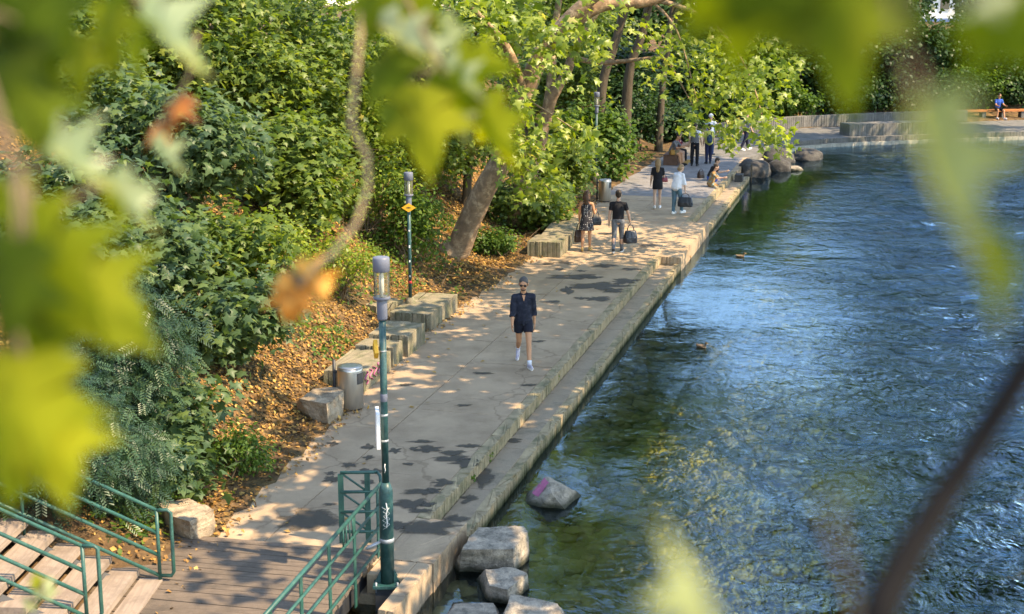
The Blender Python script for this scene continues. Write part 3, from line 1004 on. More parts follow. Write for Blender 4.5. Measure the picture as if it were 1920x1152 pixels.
# things fixed to the near lamp
for z in (1.98, 2.32):
    MB().lathe([(0.044, z - 0.015), (0.05, z - 0.013), (0.05, z + 0.013), (0.044, z + 0.015)], 16).build('clamp', M['galv'], lamp1)
MB().box((-0.085, -0.01, 2.15), (0.045, 0.36, 0.46), M=Matrix.Rotation(R(8), 3, 'Z')).build('sign_plate', M['white_paint'], lamp1)
MB().box((-0.09, 0.0, 3.18), (0.05, 0.2, 0.13), M=Matrix.Rotation(R(12), 3, 'Z') @ Matrix.Rotation(R(45), 3, 'X')).build('sign_diamond', M['yellow_sign'], lamp1)
MB().lathe([(0.044, 3.15), (0.048, 3.152), (0.048, 3.165), (0.044, 3.167)], 16).build('clamp', M['galv'], lamp1)
MB().lathe([(0.0452, 2.5), (0.0458, 2.501), (0.0458, 2.6), (0.0452, 2.601)], 16).build('sticker', M['grey_cap'], lamp1)
MB().lathe([(0.089, 0.61), (0.096, 0.615), (0.096, 0.66), (0.089, 0.665)], 20).build('clamp', M['galv'], lamp1)
MB().tube([(-0.08, -0.04, 0.62), (-0.26, -0.1, 0.55)], 0.022, 8).build('clamp_arm', M['galv'], lamp1)
random.seed(77)
gr = MB()


def scrawl(cx, z, w, h, seed, n=9, r0=0.0915, wd=0.006):
    """a painted tag wrapped on the tube, strokes a few mm proud"""
    rg = random.Random(seed)
    pts = []
    for q in range(n):
        a = cx + (w * (0.5 if q % 2 else -0.5) * rg.uniform(0.4, 1.0)) / r0
        zz = z + h * (q / (n - 1) - 0.5)
        pts.append((r0 * math.cos(a), r0 * math.sin(a), zz))
    gr.tube(pts, wd, 5, flat=0.4)


scrawl(-1.75, 0.96, 0.07, 0.30, 3, 11)
scrawl(-1.42, 1.0, 0.025, 0.34, 4, 5, wd=0.007)
scrawl(-1.25, 0.97, 0.05, 0.26, 5, 8, wd=0.004)
scrawl(-1.6, 1.62, 0.012, 0.12, 6, 4, r0=0.0455, wd=0.006)
gr.build('graffiti', M['white_paint'], lamp1)

LF = G(770, 600)
lamp2 = lamp(LF, 3.42, 'green street lamp with orange diamond sign standing among the stone seats', 'stone')
sg = MB().box((0, -0.075, 2.62), (0.17, 0.012, 0.17), M=Matrix.Rotation(R(45), 3, 'Y')).build('sign_diamond', M['yellow_sign'], lamp2)
sg.scale = (1.35, 1, 0.85); sg.location.z = 2.62 * 0.15
MB().add([(-0.05, -0.084, 2.62), (0, -0.084, 2.60), (0.05, -0.084, 2.62), (0, -0.084, 2.64), (-0.05, -0.08, 2.62), (0, -0.08, 2.60), (0.05, -0.08, 2.62), (0, -0.08, 2.64)],
         [(0, 1, 2, 3), (0, 4, 5, 1), (1, 5, 6, 2), (2, 6, 7, 3), (3, 7, 4, 0)]).build('arrow_print', M['black_print'], sg)
MB().lathe([(0.041, 0.86), (0.043, 0.861), (0.043, 0.92), (0.041, 0.921)], 14).build('sticker', M['red_paint'], lamp2)
for k in range(11):
    z = 1.0 + k * 0.12 + random.uniform(0, 0.04)
    MB().box((0.0395 * math.cos(k * 2.1 - 1.5), 0.0395 * math.sin(k * 2.1 - 1.5), z), (0.004, 0.03, random.uniform(0.025, 0.06)), k * 2.1 - 1.5).build('sticker', M['galv'] if k % 3 else M['white_paint'], lamp2)
L3 = G(1117, 350)
lamp3 = lamp(L3, 3.6, 'distant green street lamp half hidden by leaves behind the steel bin', 'stone')


# ------------------------------------------------------------------ footbridge
BX = Vector((-0.206, -0.978, 0)).normalized()        # towards the near end
BW = Vector((-0.978, 0.206, 0)).normalized()         # towards the stairs
BD0 = Vector((-1.79, 18.06, 0))
bang = math.atan2(BW.y, BW.x)
bridge = empty('footbridge', tuple(BD0))
random.seed(6)
bl = [MB().box((1.78, 0, 0), (3.56, 0.138, 0.045)).mesh('plank')]
bl[0].materials.append(M['deck'])
for k in range(36):
    o = link('plank', bl[0], None, bridge)
    o.location = BX * (0.075 + k * 0.1475) + BW * random.uniform(-0.015, 0.015) + Vector((0, 0, 0.022 + random.uniform(-0.003, 0.003)))
    o.rotation_euler = (random.uniform(-.01, .01), 0, bang + random.uniform(-0.003, 0.003))
    if k > 7: o.scale = (0.93, 1, 1)
for w_ in (0.12, 1.6, 3.0):
    c = BX * 2.9 + BW * w_ + Vector((0, 0, -0.16))
    MB().box(c, (0.12, 5.6, 0.3), math.atan2(BX.y, BX.x) - math.pi / 2).build('beam', M['dark_metal'], bridge)
MB().box(BX * 0.45 + BW * 0.3 + Vector((0, 0, -0.62)), (1.4, 0.5, 0.7), bang).build('abutment', M['ledge'], bridge)
rl = empty('railing'); rl.parent = bridge
RT = 1.02


def rp(s, z, off=-0.045): return BX * s - BW * (-off) + Vector((0, 0, z))


for z in (RT, 0.74, 0.45, 0.16):
    MB().tube([rp(-0.02, z), rp(5.4, z)], 0.026 if z > 1 else 0.02, 10).build('rail', M['green'], rl)
for s in (0.12, 1.12, 2.08, 3.05, 4.0, 5.0):
    c = rp(s, (RT - 0.28) / 2, -0.02)
    MB().box(c, (0.014, 0.085, RT + 0.26), bang).build('post', M['green'], rl)
for s in (1.25, 1.37, 1.5, 1.62):
    MB().tube([rp(s, 0.74), rp(s, RT)], 0.011, 6).build('picket', M['green'], rl)
gp_ = empty('end_panel'); gp_.parent = bridge
e0 = Vector((-0.05, 0.42, 0)); e1_ = Vector((-0.56, 0.40, 0))
for z in (RT, 0.74, 0.45, 0.16):
    MB().tube([e0 + Vector((0, 0, z)), e1_ + Vector((0, 0, z))], 0.024, 8).build('rail', M['green'], gp_)
for q in (0.28, 0.99):
    c = e0.lerp(e1_, q)
    MB().box((c.x, c.y, (RT - 0.04) / 2 + 0.01), (0.075, 0.03, RT - 0.02)).build('post', M['green'], gp_)
for z in (RT, 0.74, 0.45):
    MB().tube([e1_ + Vector((0.03, 0, z - 0.02)), e0.lerp(e1_, 0.3) + Vector((0, 0, z - 0.27))], 0.016, 6).build('brace', M['green'], gp_)
MB().tube([e0 + Vector((0, 0, RT)), e0 + Vector((0.05, -0.16, RT)), e0 + Vector((0.06, -0.2, RT - 0.06)), e0 + Vector((0.06, -0.2, 0.1)), e0 + Vector((0.03, -0.14, 0.04))], 0.022, 8).build('loop', M['green'], gp_)
tag(bridge, 'timber footbridge deck with green metal railing beside the lamp', 'footbridge')

# stairs
stairs = empty('staircase', (-4.86, 16.2, 0))
tm = MB().box((0, 0, 0), (0.35, 1.95, 0.085)).mesh('tread'); tm.materials.append(M['tread'])
for i in range(14):
    o = link('tread', tm, None, stairs, (-0.175 - 0.345 * i, random.uniform(-0.01, 0.01), 0.135 + 0.17 * i))
    o.rotation_euler = (0, random.uniform(-0.006, 0.006), R(-3))
for y in (-0.75, 0.75):
    MB().tube([(0.0, y, -0.05), (-5.0, y, -0.05 + 5.0 * 0.493)], 0.09, 4, smooth=False).build('stringer', M['dark_metal'], stairs)
MB().box((0.17, -0.1, 0.04), (0.30, 2.0, 0.06), R(-3)).build('foot_board', M['tread'], stairs)
for y, x0 in ((0.86, 0.34), (-0.62, -0.16)):
    h = empty('handrail'); h.parent = stairs
    zb = 0.02 + (0.0 if y > 0 else 0.12)
    for z in (0.99, 0.68, 0.38, 0.10):
        MB().tube([(x0, y, z + zb), (x0 - 5.0, y, z + zb + 5.0 * 0.493)], 0.024, 10).build('rail', M['green'], h)
    MB().tube([(x0, y, zb - 0.02), (x0, y, 0.99 + zb)], 0.024, 10).build('post', M['green'], h)
    MB().tube([(x0, y, 0.99 + zb), (x0 + 0.14, y, 0.99 + zb), (x0 + 0.18, y, 0.955 + zb), (x0 + 0.18, y, 0.15 + zb), (x0 + 0.15, y, 0.10 + zb), (x0, y, 0.10 + zb)], 0.024, 10).build('end_loop', M['green'], h)
    for k in (1, 2):
        xx = x0 - 1.7 * k
        MB().tube([(xx, y, zb + 1.7 * k * 0.493 - 0.3), (xx, y, 0.99 + zb + 1.7 * k * 0.493)], 0.022, 8).build('post', M['green'], h)
tag(stairs, 'open timber stairs with two green handrails climbing the bank', 'stairs')


# ------------------------------------------------------------------ rocks
def rock(label, top, base, zt, zb, mat, seed, name='rock', cat='rock', amp=0.02, group=None, ztops=None):
    """an angular rock from the outlines of its upper and lower faces"""
    bm = bmesh.new()
    pts = []
    for i, (px, py) in enumerate(top):
        pts.append(G(px, py, ztops[i] if ztops else zt))
    for (px, py) in base:
        pts.append(G(px, py, zb))
    c = sum(pts, Vector()) / len(pts); c.z = zb
    for p in pts: bm.verts.new(p - c)
    for (px, py) in base:
        p = G(px, py, zb) - c
        bm.verts.new((p.x * 0.94, p.y * 0.94, p.z - 0.4))
    r = bmesh.ops.convex_hull(bm, input=bm.verts)
    bmesh.ops.delete(bm, geom=[v for v in bm.verts if not v.link_faces], context='VERTS')
    bmesh.ops.triangulate(bm, faces=bm.faces)
    for it in range(5):
        long_e = [e for e in bm.edges if e.calc_length() > 0.055]
        if not long_e: break
        bmesh.ops.subdivide_edges(bm, edges=long_e, cuts=1)
        bmesh.ops.triangulate(bm, faces=bm.faces)
    bm.normal_update()
    off = Vector((seed * 5.1, seed * 2.7, seed))
    mv = []
    for v in bm.verts:
        q = v.co * 5 + off
        w = mnoise.noise(q) * amp + abs(mnoise.noise(Vector((q.x * 0.7, q.y * 0.7, q.z * 3.4)))) * -amp * 0.9 + mnoise.noise(q * 3.7) * amp * 0.45
        mv.append(v.normal * w)
    for v, d in zip(bm.verts, mv): v.co += d
    me = bpy.data.meshes.new(name); bm.to_mesh(me); bm.free()
    o = link(name, me, M[mat], None, tuple(c))
    tag(o, label, cat, group)
    return o


gk = 'broken rocks standing in the shallows'
r1 = rock('pointed grey rock with a pink paint mark standing alone in the shallows', [(1024, 893), (1030, 897), (1068, 915), (1034, 925)], [(982, 944), (1010, 954), (1060, 957), (1092, 930), (1060, 912), (985, 928)], 0, WZ - 0.02, 'rock', 1, group=gk, ztops=[-0.06, -0.06, -0.2, -0.17])
bpy.context.view_layer.update()
pv, rc = [], Vector(r1.location)
for i in range(10):
    for j in range(4):
        q = G(990 + 28 * i / 9 + 3.5 * (j - 1.5), 922 - 24 * i / 9 + 3 * (j - 1.5) + random.uniform(-2, 2), -0.27 + 0.17 * i / 9) - rc + Vector((-0.02, -0.15, 0.1))
        ok, loc, nrm, _ = r1.closest_point_on_mesh(q)
        pv.append(tuple(loc + nrm * 0.004))
pf = [(i * 4 + j, i * 4 + j + 1, i * 4 + j + 5, i * 4 + j + 4) for i in range(9) for j in range(3)]
MB().add(pv, pf).build('pink_paint', M['pink_paint'], r1)
rock('large flat topped grey rock in the shallows beside the quay', [(897, 989), (982, 987), (990, 997), (962, 1030), (866, 1031), (880, 1008)], [(851, 1066), (968, 1070), (993, 1050), (990, 1015), (895, 1012)], -0.02, WZ - 0.02, 'rock', 2, group=gk)
rock('small tilted rock wedged in front of the large flat topped one', [(910, 1068), (966, 1064), (988, 1076), (952, 1106), (917, 1098)], [(893, 1086), (908, 1122), (950, 1130), (994, 1105), (986, 1075)], -0.18, WZ - 0.02, 'rock', 3, group=gk)
rock('flat rock at the foot of the picture nearer the open river', [(958, 1114), (1045, 1132), (1052, 1150), (1046, 1185), (936, 1180)], [(930, 1195), (1056, 1200), (1060, 1150), (990, 1120)], -0.12, WZ - 0.02, 'rock', 4, group=gk)
rock('low flat rock at the foot of the picture nearer the lamp', [(852, 1133), (925, 1131), (934, 1150), (915, 1180), (825, 1172)], [(820, 1190), (935, 1200), (940, 1150), (850, 1130)], -0.24, WZ - 0.02, 'rock', 5, group=gk)
rock('rough pale rock with a bright broken end in front of the steel bin', [(560, 748), (590, 728), (642, 724), (645, 732), (622, 752), (612, 757)], [(553, 768), (618, 797), (642, 783), (640, 748), (580, 750)], 0.42, 0.0, 'rock_warm', 6, 'bank_rock')
rock('squared brown stone block at the corner of the timber deck', [(292, 942), (352, 934), (402, 955), (355, 978), (322, 968)], [(358, 1010), (398, 1007), (404, 984), (350, 955), (290, 972)], 0.36, -0.02, 'rock_warm', 7, 'bank_rock')


def boulder(px, py, w, h, label, seed, mat='boulder', sx=1.0):
    c = G(px, py, WZ)
    s = 2667 / c.length
    me = stone_mesh('boulder', seed, 1.0, 4, 0.22)
    me.materials.append(M[mat])
    o = link('boulder', me, None, None, (c.x, c.y + 0.1, WZ + h / s * 0.12))
    o.scale = (w / s / 2, w / s / 2 * sx, h / s * 0.66)
    tag(o, label, 'boulder', 'rounded boulders at the far quay')
    return o


boulder(1412, 330, 68, 42, 'largest dark rounded boulder against the quay beyond the seated pair', 31)
boulder(1462, 320, 46, 30, 'mid sized dark boulder next to the largest one', 32)
boulder(1458, 304, 66, 32, 'dark boulder behind the two front ones', 33)
boulder(1513, 299, 56, 24, 'isolated dark boulder with pale waterline out in the water', 34)
boulder(1492, 320, 30, 11, 'small pale low boulder at the water surface', 35, 'rock')
MB().tube([P(40.9, 0.66, -1.0), P(40.9, 0.66, 0.32)], 0.035, 8).build('mooring_post', M['bark_dark'])
tag(bpy.data.objects['mooring_post'], 'thin dark post at the quay edge beside the largest boulder', 'post')
MB().box(P(39.5, 0.3, -0.06), (0.6, 0.3, 0.28), QANG).build('step_block', M['boulder'])
tag(bpy.data.objects['step_block'], 'dark square stone step on the ledge beyond the seated pair', 'step')

# benches
bc = G(1262, 306)
b1 = empty('bench', tuple(bc), QANG)
for k in range(4):
    MB().box((0, -0.24 + 0.16 * k, 0.42), (1.7, 0.15, 0.06)).build('seat_slat', M['brown_wood'], b1)
for x in (-0.8, 0.8):
    MB().box((x, 0, 0.19), (0.08, 0.6, 0.39)).build('side_panel', M['brown_wood'], b1)
MB().box((0, -0.28, 0.2), (1.5, 0.04, 0.34)).build('front_panel', M['brown_wood'], b1)
tag(b1, 'reddish brown timber bench with the seated group at the dark bushes', 'bench')
c0 = G(1800, 224); c1 = G(1925, 222)
d = c1 - c0
b2 = empty('bench', tuple(c0), math.atan2(d.y, d.x))
for k in range(3):
    MB().box((d.length / 2, 0.17 * k, 0.46), (d.length, 0.16, 0.1)).build('seat_slat', M['orange_wood'], b2)
for k in range(4):
    MB().box((0.25 + k * (d.length - 0.5) / 3, 0.17, 0.2), (0.22, 0.4, 0.41)).build('support', M['farstone'], b2)
tag(b2, 'long orange timber bench on the far path under the seated man', 'bench')

# distant house on the rise
hb = W(1750, 14, 128)
house = empty('house', (hb.x, hb.y, 0))
zg = 3.2
MB().box((0, 4, zg + 2.0), (9, 8, 4.6)).build('wall', M['house_white'], house)
MB().add([(-5, -0.6, zg + 4.3), (5, -0.6, zg + 4.3), (5, 8.6, zg + 4.3), (-5, 8.6, zg + 4.3), (-3.5, 4, zg + 6.4), (3.5, 4, zg + 6.4)], [(0, 3, 2, 1), (0, 1, 5, 4), (1, 2, 5), (2, 3, 4, 5), (3, 0, 4)]).build('roof', M['house_roof'], house)
MB().box((0, -0.03, zg + 1.2), (9.06, 0.06, 0.7)).build('blue_band', M['blue_panel'], house)
for x in (-3, -1, 1, 3):
    w_ = MB().box((x, -0.02, zg + 2.9), (1.0, 0.1, 1.3)).build('window', M['white_paint'], house)
    MB().box((x, -0.06, zg + 2.9), (0.84, 0.06, 1.14)).build('pane', M['window'], w_)
tag(house, 'white house glimpsed through the trees at the top of the picture', 'house')


# ------------------------------------------------------------------ foliage
def rot_rows(N, T):
    N = N / np.linalg.norm(N, axis=1, keepdims=True)
    T = T - N * (T * N).sum(1, keepdims=True)
    T = T / np.maximum(np.linalg.norm(T, axis=1, keepdims=True), 1e-6)
    return N, T, np.cross(T, N)


def leaf_tpl(kind):
    if kind == 'maple':
        o = [(0, 0), (0.34, -0.02), (0.27, 0.2), (0.62, 0.42), (0.24, 0.5), (0, 1.0), (-0.24, 0.5), (-0.62, 0.42), (-0.27, 0.2), (-0.34, -0.02)]
        V = [(0, 0.34, 0.07)] + [(x, y, -0.10 * (x * x + (y - 0.3) ** 2) - 0.06 * abs(x)) for x, y in o]
        F = [(0, i + 1, (i + 1) % 10 + 1) for i in range(10)]
    elif kind == 'simple':      # lobed outline with few faces, for distance
        V = [(0, 0, 0), (0.5, 0.3, -0.06), (0, 1.0, -0.12), (-0.5, 0.3, -0.06), (0.0, 0.42, 0.05)]
        F = [(0, 1, 4), (1, 2, 4), (2, 3, 4), (3, 0, 4)]
    elif kind == 'oval':
        V = [(0, 0, 0), (0.27, 0.42, -0.03), (0, 1.0, -0.1), (-0.27, 0.42, -0.03)]
        F = [(0, 1, 2), (0, 2, 3)]
    elif kind == 'litter':
        V = [(0, 0, 0), (0.36, 0.4, 0.12), (0, 1.0, 0.03), (-0.36, 0.45, 0.10)]
        F = [(0, 1, 2), (0, 2, 3)]
    elif kind == 'needle':      # a feathery yew spray: a short comb of needles
        V, F = [], []
        for k in range(6):
            y = k * 0.16
            for s in (-1, 1):
                b = len(V)
                V += [(0, y, 0), (s * 0.26, y + 0.12, -0.02), (s * 0.24, y + 0.20, -0.02)]
                F.append((b, b + 1, b + 2))
    return np.array(V, dtype=float), np.array(F)


TPL = {k: leaf_tpl(k) for k in ('maple', 'simple', 'oval', 'litter', 'needle')}


def leaf_mesh(name, Pn, N, T, S, kind, tint):
    V0, F0 = TPL[kind]
    N, T, B = rot_rows(N, T)
    n = len(Pn); k = len(V0)
    V = Pn[:, None, :] + S[:, None, None] * (V0[None, :, 0:1] * B[:, None, :] + V0[None, :, 1:2] * T[:, None, :] + V0[None, :, 2:3] * N[:, None, :])
    F = (F0[None] + (np.arange(n) * k)[:, None, None]).reshape(-1, 3)
    return np_mesh(name, V.reshape(-1, 3), F, smooth=(kind == 'maple'), tint=np.repeat(tint, k))


def sprays(rng, C, O, n_leaf, size, spread=0.35, droop=0.45, upn=0.8):
    """leaves round spray centres C, growing outwards along O"""
    m = len(C)
    idx = np.repeat(np.arange(m), n_leaf)
    k = len(idx)
    c = C[idx]; o = O[idx]
    along = rng.uniform(-0.5, 1.0, k)[:, None] * spread
    side = rng.normal(0, 1, (k, 3)) * spread * 0.48
    p = c + o * along + side
    T = o * 0.7 + rng.normal(0, 0.6, (k, 3)); T[:, 2] -= droop
    N = o * 0.45 + rng.normal(0, 0.42, (k, 3)); N[:, 2] += upn
    S = size * rng.uniform(0.6, 1.2, k)
    tint = np.clip(rng.normal(0.45, 0.2, k) + rng.normal(0, 0.13, m)[idx], 0, 1)
    return p, N, T, S, tint


def crown_points(rng, centre, rad, blobs, n, low=-0.5):
    """spray centres over the surfaces of overlapping clumps"""
    bc, br = [], []
    for i in range(blobs):
        while True:
            q = rng.uniform(-1, 1, 3)
            if np.linalg.norm(q) < 1 and q[2] > low: break
        bc.append(centre + q * rad * 0.72); br.append(rad * rng.uniform(0.28, 0.5))
    bc = np.array(bc); br = np.array(br)
    i = rng.randint(0, blobs, n)
    d = rng.normal(0, 1, (n, 3)); d /= np.linalg.norm(d, axis=1, keepdims=True)
    p = bc[i] + d * br[i] * rng.uniform(0.7, 1.05, (n, 1))
    return p, d


def limb(mb, p0, p1, r0, r1, rng, wob=0.12, n=6, sides=7):
    p0, p1 = Vector(p0), Vector(p1)
    L = (p1 - p0).length
    pts, rad = [], []
    for i in range(n + 1):
        t = i / n
        j = Vector(rng.normal(0, 1, 3)) * wob * L * 0.25 * math.sin(math.pi * t)
        pts.append(p0.lerp(p1, t) + j); rad.append(r0 + (r1 - r0) * t ** 0.8)
    mb.tube(pts, rad, sides)
    return pts


def shrub(name, label, base, rad, n, leaf, mat, size, seed, cat='shrub', zc=None, blobs=9, per=9, stems=5, stem_mat='twig', droop=0.45, spread=0.35, upn=0.8, lean=(0, 0), group=None, low=-0.5):
    rng = np.random.RandomState(seed)
    base = Vector(base)
    t = empty(name, tuple(base))
    rad = np.array(rad, dtype=float)
    zc = rad[2] * 0.85 if zc is None else zc
    cen = np.array([lean[0], lean[1], zc])
    C, O = crown_points(rng, cen, rad, blobs, n, low)
    gz = height(C[:, 0] + base.x, C[:, 1] + base.y) - base.z
    C[:, 2] = np.maximum(C[:, 2], gz + 0.06)
    mb = MB()
    for k in range(stems):
        j = rng.randint(0, len(C))
        q = Vector(C[j] * 0.92)
        b0 = Vector((rng.normal(0, 0.12), rng.normal(0, 0.12), -0.12))
        pts = limb(mb, b0, q, 0.018 + 0.012 * rad[2], 0.006, rng, 0.3, 6, 5)
        for e in range(3):
            jj = rng.randint(0, len(C))
            q2 = Vector(C[jj])
            s_ = pts[3 + e % 3]
            if (q2 - s_).length < rad.max() * 0.8:
                limb(mb, s_, q2, 0.010, 0.003, rng, 0.25, 4, 4)
    mb.build('stem', M[stem_mat], t)
    p, N, T, S, ti = sprays(rng, C, O, per, size, spread, droop, upn)
    link('crown', leaf_mesh('crown', p, N, T, S, leaf, ti), LM[mat], t)
    tag(t, label, cat, group)
    return t


SH = 'maple saplings and shrubs on the slope'
# leafy slope, from the stairs along the bank ------------------------------------------------
def onslope(px, py, push=0.0):
    v = TR(px, py)
    return v


shrub('maple_sapling', 'big blue green maple sapling in the middle of the slope', onslope(330, 420), (2.1, 1.6, 1.7), 620, 'maple', 'maple_blue', 0.21, 101, blobs=12, group=SH, cat='sapling')
shrub('maple_sapling', 'green maple sapling high on the slope under the pale drooping leaf', onslope(430, 250), (2.2, 1.6, 1.7), 620, 'maple', 'maple', 0.21, 102, blobs=12, group=SH, cat='sapling')
shrub('maple_sapling', 'bright green maple sapling above the withered orange leaves', onslope(560, 440), (1.5, 1.3, 1.5), 480, 'maple', 'maple', 0.20, 103, blobs=10, group=SH, cat='sapling')
shrub('maple_sapling', 'yellow green sunlit maple sapling at the top among dry twigs', onslope(640, 190), (2.4, 1.6, 1.7), 620, 'maple', 'sunny', 0.21, 104, blobs=12, group=SH, cat='sapling')
shrub('maple_sapling', 'dull blue green maple sapling low on the slope above the leaf litter', onslope(425, 690), (1.05, 0.9, 0.95), 210, 'maple', 'maple_blue', 0.20, 105, blobs=7, group=SH, cat='sapling')
shrub('maple_sapling', 'small dull maple sapling beside the dark yew', onslope(345, 850), (0.75, 0.7, 0.6), 110, 'maple', 'maple_blue', 0.20, 106, blobs=6, group=SH, cat='sapling')
shrub('yew_bush', 'feathery dark yew bush on the lower slope above the handrail', onslope(265, 800), (1.15, 0.9, 1.2), 700, 'needle', 'yew', 0.26, 107, blobs=10, droop=0.9, upn=0.5, per=6, group=SH)
shrub('yew_bush', 'dark yew bush overhanging the upper stairs', (-6.2, 18.05, float(height(np.array(-6.2), np.array(18.05)))), (1.15, 0.75, 1.0), 900, 'needle', 'yew', 0.26, 108, blobs=9, droop=1.1, upn=0.4, per=6, lean=(0.1, -0.2), group=SH)
shrub('yew_bush', 'smaller dark yew just behind the upper handrail', (-5.4, 18.8, float(height(np.array(-5.4), np.array(18.8)))), (0.5, 0.45, 0.6), 340, 'needle', 'yew', 0.24, 171, blobs=8, droop=1.0, upn=0.4, per=6, group=SH)
shrub('maple_sapling', 'little maple sapling leaning over the squared stone block', (-5.0, 19.8, float(height(np.array(-5.0), np.array(19.8)))), (0.5, 0.4, 0.4), 50, 'maple', 'maple_blue', 0.18, 172, blobs=6, group=SH, cat='sapling')
shrub('maple_sapling', 'green maple sapling on the crest under the tall top trees', onslope(470, 50), (2.4, 1.6, 1.8), 420, 'maple', 'maple', 0.22, 173, blobs=10, group=SH, cat='sapling')
shrub('low_shrub', 'small fresh green shrub at the edge of the leaf litter', onslope(440, 890), (0.62, 0.5, 0.42), 240, 'oval', 'mid', 0.085, 109, blobs=7, per=9, spread=0.16, group=SH)
shrub('maple_sapling', 'maple sapling at the top corner behind the hanging leaves', onslope(140, 260), (2.1, 1.6, 1.6), 420, 'maple', 'maple', 0.21, 110, blobs=10, group=SH, cat='sapling')
shrub('maple_sapling', 'dark maple sapling behind the large yellow leaves at the picture edge', onslope(110, 520), (1.9, 1.4, 1.5), 420, 'maple', 'maple_blue', 0.21, 111, blobs=10, group=SH, cat='sapling')
shrub('maple_sapling', 'maple sapling behind the largest yellow green leaf above the yew', onslope(190, 660), (1.3, 1.0, 1.1), 260, 'maple', 'maple_blue', 0.20, 112, blobs=8, group=SH, cat='sapling')
shrub('thin_shrub', 'sparse yellowish shrub between the maples and the first lamp', onslope(640, 560), (1.0, 0.8, 0.9), 330, 'oval', 'sunny', 0.10, 113, blobs=9, per=8, spread=0.2, stems=9, group=SH)
shrub('thin_shrub', 'loose yellow green shrub behind the first lamp lantern', onslope(690, 440), (1.2, 1.0, 1.3), 480, 'oval', 'sunny', 0.12, 114, blobs=10, per=8, spread=0.22, stems=9, group=SH)
shrub('leafy_shrub', 'yellow green leafy shrub under the hanging leaf cluster', onslope(680, 330), (1.6, 1.2, 1.5), 520, 'maple', 'sunny', 0.17, 115, blobs=10, group=SH)
shrub('leafy_shrub', 'dense mid green shrub behind the lamp with the orange sign', onslope(760, 490), (0.9, 0.8, 1.2), 420, 'oval', 'mid', 0.13, 116, blobs=11, per=10, spread=0.25, group=SH)
shrub('leafy_shrub', 'tall dark shrub between the lamp with the orange sign and the leaning trunk', onslope(790, 370), (1.3, 1.1, 1.5), 460, 'maple', 'maple', 0.17, 117, blobs=11, group=SH)
shrub('ivy_mound', 'rounded mound of dark ivy at the foot of the leaning trunk', onslope(920, 478), (0.7, 0.6, 0.42), 300, 'oval', 'mid', 0.12, 118, cat='ivy', blobs=7, per=8, spread=0.18, droop=0.8, group=SH)
shrub('leafy_shrub', 'low dark leafy shrub beyond the ivy mound', onslope(985, 430), (1.5, 1.0, 0.9), 430, 'maple', 'maple', 0.17, 119, blobs=9, group=SH)
shrub('leafy_shrub', 'green bush behind the woman in the dotted dress', onslope(1045, 385), (1.6, 1.2, 1.3), 460, 'maple', 'maple', 0.18, 120, blobs=9, group=SH)
DB = 'dark bushes behind the path'
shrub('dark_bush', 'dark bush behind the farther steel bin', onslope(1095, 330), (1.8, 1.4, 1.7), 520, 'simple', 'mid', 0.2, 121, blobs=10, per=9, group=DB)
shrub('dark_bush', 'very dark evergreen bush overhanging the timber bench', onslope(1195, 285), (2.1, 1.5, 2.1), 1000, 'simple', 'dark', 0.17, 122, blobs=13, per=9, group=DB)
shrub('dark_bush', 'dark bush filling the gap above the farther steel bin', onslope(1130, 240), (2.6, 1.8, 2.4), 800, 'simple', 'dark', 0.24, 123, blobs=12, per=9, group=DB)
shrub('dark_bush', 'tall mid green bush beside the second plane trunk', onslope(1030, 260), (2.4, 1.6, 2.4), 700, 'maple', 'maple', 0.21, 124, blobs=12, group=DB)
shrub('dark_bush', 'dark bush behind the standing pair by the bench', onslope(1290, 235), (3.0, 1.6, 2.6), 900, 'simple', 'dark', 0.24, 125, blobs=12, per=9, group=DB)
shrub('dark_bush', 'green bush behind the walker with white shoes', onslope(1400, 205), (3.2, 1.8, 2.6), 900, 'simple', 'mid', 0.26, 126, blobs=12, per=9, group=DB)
shrub('dark_bush', 'leafy green bush above the far ribbed wall', onslope(1500, 190), (3.2, 1.8, 2.6), 1000, 'simple', 'dark', 0.26, 127, blobs=13, per=9, group=DB)  # dark leaf colour stands in for shade on this bush
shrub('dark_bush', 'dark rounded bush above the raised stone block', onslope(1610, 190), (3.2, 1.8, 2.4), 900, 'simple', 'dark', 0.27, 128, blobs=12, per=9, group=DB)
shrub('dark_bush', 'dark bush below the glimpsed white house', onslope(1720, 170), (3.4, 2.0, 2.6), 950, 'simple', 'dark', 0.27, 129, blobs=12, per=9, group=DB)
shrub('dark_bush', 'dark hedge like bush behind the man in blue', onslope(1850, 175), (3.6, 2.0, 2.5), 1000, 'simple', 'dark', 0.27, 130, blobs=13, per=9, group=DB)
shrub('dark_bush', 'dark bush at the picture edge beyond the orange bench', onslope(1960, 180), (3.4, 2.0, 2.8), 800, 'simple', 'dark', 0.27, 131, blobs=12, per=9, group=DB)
shrub('dark_bush', 'bush high on the bank above the lamp with the orange sign', onslope(800, 190), (2.6, 2.0, 2.2), 700, 'maple', 'maple', 0.2, 132, blobs=12, group=DB)
shrub('dark_bush', 'bush high on the bank behind the leaning plane trunk', onslope(930, 150), (2.8, 2.0, 2.4), 700, 'maple', 'maple', 0.21, 133, blobs=12, group=DB)

